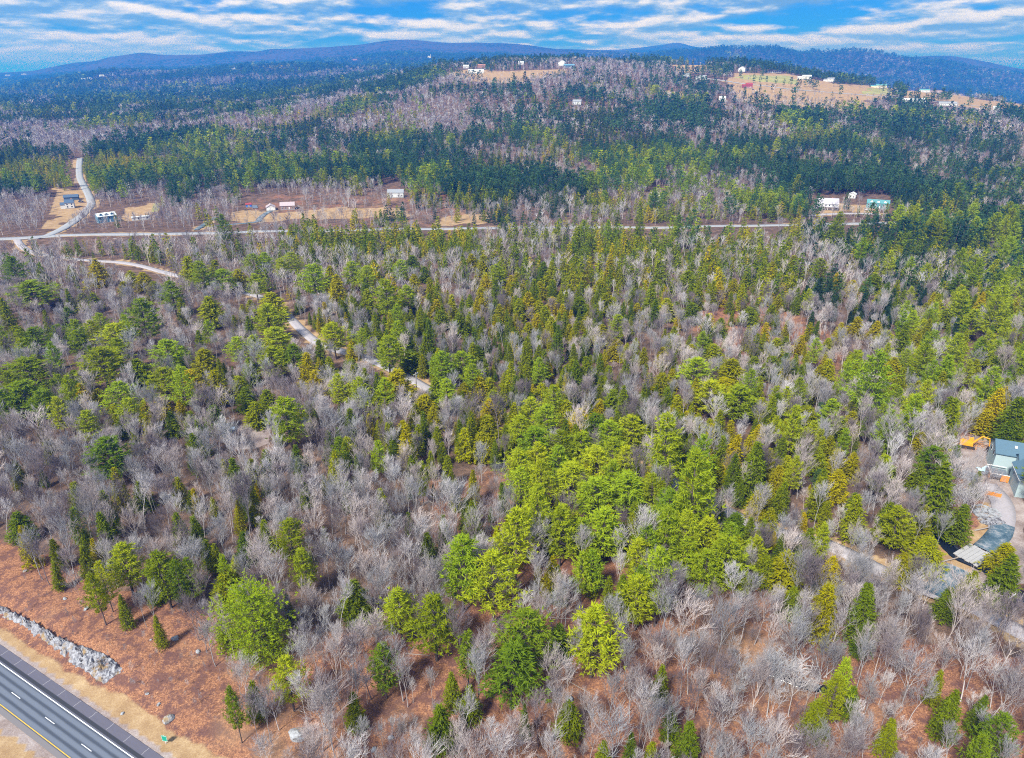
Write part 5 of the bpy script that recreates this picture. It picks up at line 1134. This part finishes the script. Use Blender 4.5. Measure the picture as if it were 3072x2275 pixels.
# stream, plank bridge ----------------------------------------------------
m, t, out = newmat('dark water'); wb = t.node('ShaderNodeBsdfPrincipled'); t.l.new(wb.outputs[0], out.inputs[0]); wb.inputs['Base Color'].default_value = (.008, .012, .02, 1); wb.inputs['Roughness'].default_value = .12
wn = t.node('ShaderNodeBump'); wn.inputs['Strength'].default_value = .3; t.put(wn.inputs['Height'], t.noise(t.node('ShaderNodeNewGeometry').outputs['Position'], 1.5, 4, .6)); t.l.new(wn.outputs[0], wb.inputs['Normal'])
ribbon('stream', path_world([(940, 531), (947, 543), (957, 553), (970, 559), (985, 566), (998, 577), (1010, 590), (1030, 600)], 2), 4.6, m, .04, .5)
ribbon('stream', path_world([(770, 672), (790, 680), (805, 686), (830, 690)], 2), 2.0, m, .04, .4)
bx_, by_, bz_ = at1(973, 556); bA = at1(957, 566); bB = at1(988, 546); ang = math.atan2(bB[1] - bA[1], bB[0] - bA[0])
M_CONC = plain('weathered pale planks', (.34, .34, .36), .9, .3, 2.5)
br = thing('plank_bridge', 'grey plank bridge carrying the blue driveway over the dark stream', 'bridge', (bx_, by_, bz_ + .35), ang)
for k in range(6): MB().box(-3.9 + .25 * (k % 2), 3.8 + .2 * ((k + 1) % 3), -2.9 + k * .98, -2.9 + k * .98 + .92, -.12, .08 + .02 * (k % 2)).build('plank', M_CONC, br)
for y_ in (-2.2, 0, 2.2): MB().box(-3.8, 3.8, y_ - .15, y_ + .15, -.5, -.14).build('beam', M_BARK, br)

# utility poles -----------------------------------------------------------
M_POLE = plain('pole wood', (.30, .26, .24), .9, .2); M_GREYM = plain('galvanised', (.62, .64, .68), .5, .05)
def pole(label, px, py, Hm=9.5, turn=20, trans=False):
    x, y, z = at1(px, py); r = thing('utility_pole', label, 'utility pole', (x, y, z), math.radians(turn), 'wooden utility poles')
    MB().tube((0, 0, -.5), (0, 0, Hm), .2, .13, 8).build('post', M_POLE, r)
    MB().box(-1.3, 1.3, -.16, -.04, Hm - .75, Hm - .58).build('crossarm', M_GREYM, r)
    for s_ in (-1.15, -.45, .45, 1.15): MB().tube((s_, -.1, Hm - .58), (s_, -.1, Hm - .3), .06, .05, 6).build('insulator', M_FRAME, r)
    if trans: MB().tube((.33, 0, Hm - 2.3), (.33, 0, Hm - 1.3), .26, .26, 10).build('transformer', M_GREYM, r)
pole('wooden utility pole with pale crossarm beside the short visible stretch of lane', 417, 396, 9.5, 60, True)
pole('tall utility pole above the pale lane near the right edge', 999, 630, 10, 30)
pole('left one of two utility poles standing by the main road gap', 536, 227, 11, 10, True)
pole('right one of two utility poles standing by the main road gap', 542, 226, 11.5, 15, True)
pole('utility pole at the roadside right of the paired poles', 558, 227.5, 8, 10)
pole('leftmost utility pole in the woods above the roadside field', 447, 186, 11, 0)
pole('second utility pole from the left in the woods above the field', 458, 186, 11, 0)
pole('pale slender utility pole in front of the dark hemlocks above the road', 497, 188, 12, 0)
pole('utility pole in the brush below the mobile home', 118, 251, 9, 0)

# roadside sign ---------------------------------------------------------
x, y, z = at1(166, 744); sg = thing('road_sign', 'small green marker sign on a post on the grass verge', 'sign', (x, y, z), math.radians(-8))
MB().box(-.05, .05, .02, .1, -.3, 2.2).build('post', M_GREYM, sg)
M_GREEN = plain('sign green', (.0, .32, .22), .4, .05); bd = MB().box(-.55, .55, -.03, .0, .75, 2.2).build('panel', M_GREEN, sg)
MB().box(-.5, .5, -.05, -.035, 2.10, 2.14).box(-.5, .5, -.05, -.035, .80, .84).box(-.5, -.46, -.05, -.035, .86, 2.08).box(.46, .5, -.05, -.035, .86, 2.08).build('border', M_FRAME, bd)

# rubble heap and brush pile ------------------------------------------------
def heap(name, label, cat, px, py, R_, Hh, mat, n_, seed, long=0.0):
    x, y, z = at1(px, py); r_ = np.random.RandomState(seed); m_ = MB()
    for k in range(n_):
        a = r_.uniform(0, 6.28); q = r_.uniform(0, 1) ** .6; X_ = math.cos(a) * R_ * q; Y_ = math.sin(a) * R_ * q * .8; Z_ = Hh * (1 - q) * r_.uniform(.3, 1)
        if long: v = Vector(r_.normal(0, 1, 3)); v.z *= .3; v.normalize(); m_.tube((X_, Y_, Z_), (X_ + v.x * long, Y_ + v.y * long, Z_ + v.z * long), .12, .05, 4)
        else:
            s_ = r_.uniform(.2, .6); m_.box(X_ - s_, X_ + s_, Y_ - s_ * .7, Y_ + s_ * .7, Z_ - s_ * .3, Z_ + s_ * .5)
    o = m_.build(name, mat); o.location = (x, y, z); tag(o, label, cat, None, 'stuff')
heap('rubble', None, None, 966, 476, 3.5, 1.2, M_BOULDER, 90, 3); heap('rubble', None, None, 990, 520, 3, .8, M_LEDGE, 70, 5); heap('rubble', None, None, 985, 512, 4, .7, M_BOULDER, 80, 6)
heap('brush', None, None, 970, 444, 5, 1.4, plain('torn wood', (.45, .24, .12), .9, .3), 110, 8, 2.2); heap('brush', None, None, 1000, 436, 5, 1.0, M_BARE, 90, 12, 2.4); heap('brush', None, None, 795, 672, 6, 1.3, M_BARE, 120, 9, 3.0)
x, y, z = at1(984, 470); tp = MB(); 
for i in range(9):
    for j in range(7): tp.v.append((i * .45 - 1.8, j * .4 - 1.2, .5 + .35 * math.sin(i * 1.3 + j) * math.cos(j * .9) + (.5 if 2 < i < 7 and 1 < j < 5 else -.35)))
tp.f = [(i * 7 + j, (i + 1) * 7 + j, (i + 1) * 7 + j + 1, i * 7 + j + 1) for i in range(8) for j in range(6)]
o = tp.build('tarpaulin', plain('pale blue tarp', (.42, .60, .72), .5, .1)); o.location = (x, y, z); tag(o, 'pale blue tarpaulin over a heap left of the new house', 'tarpaulin')
# fallen trunks on the forest floor
for k, (lab, xa, ya, xb, yb, w_) in enumerate([
 ('fallen pale log lying left to right in the open litter woods', 548, 618, 580, 620, .16), ('long thin fallen trunk below the middle lower pine', 405, 654, 430, 656, .14), ('fallen grey trunk slanting near the lone tall pine', 552, 672, 590, 694, .16),
 ('pale drift log on the bank left of the plank bridge', 942, 562, 958, 558, .28), ('white log beside the driveway above the plank bridge', 974, 531, 988, 528, .3), ('fallen trunk across the orange floor at lower right', 700, 640, 742, 648, .14)]):
    A_ = at1(xa, ya); B_ = at1(xb, yb); o = MB().tube((0, 0, .15), (B_[0] - A_[0], B_[1] - A_[1], B_[2] - A_[2] + .15), w_ * .65, w_ * .4, 7).build('fallen_log', M_POLE); o.location = A_; tag(o, lab, 'log', 'fallen logs')
# ------------------------------------------------------------------ the air
gx, gy = np.meshgrid(np.linspace(-1.8, 1.8, 200), np.geomspace(300, 41900, 300)); gz = hgt(gx * gy, gy)
ZLOW = float(gz.min()) - 60; ZTOP = float(gz.max()) + 60; print('haze box', ZLOW, ZTOP)
m, t, out = newmat('haze'); pv = t.node('ShaderNodeVolumePrincipled'); pv.inputs['Density'].default_value = HAZE_DENSITY; pv.inputs['Color'].default_value = (*HAZE_COLOR, 1); pv.inputs['Absorption Color'].default_value = (.6, .6, .6, 1); pv.inputs['Anisotropy'].default_value = .1
t.l.new(pv.outputs[0], out.inputs['Volume']); m.cycles.homogeneous_volume = True; m.cycles.volume_sampling = 'DISTANCE'
hz = MB().box(-76000, 76000, -400, 42500, ZLOW, ZTOP).build('haze', m); tag(hz, kind='stuff')
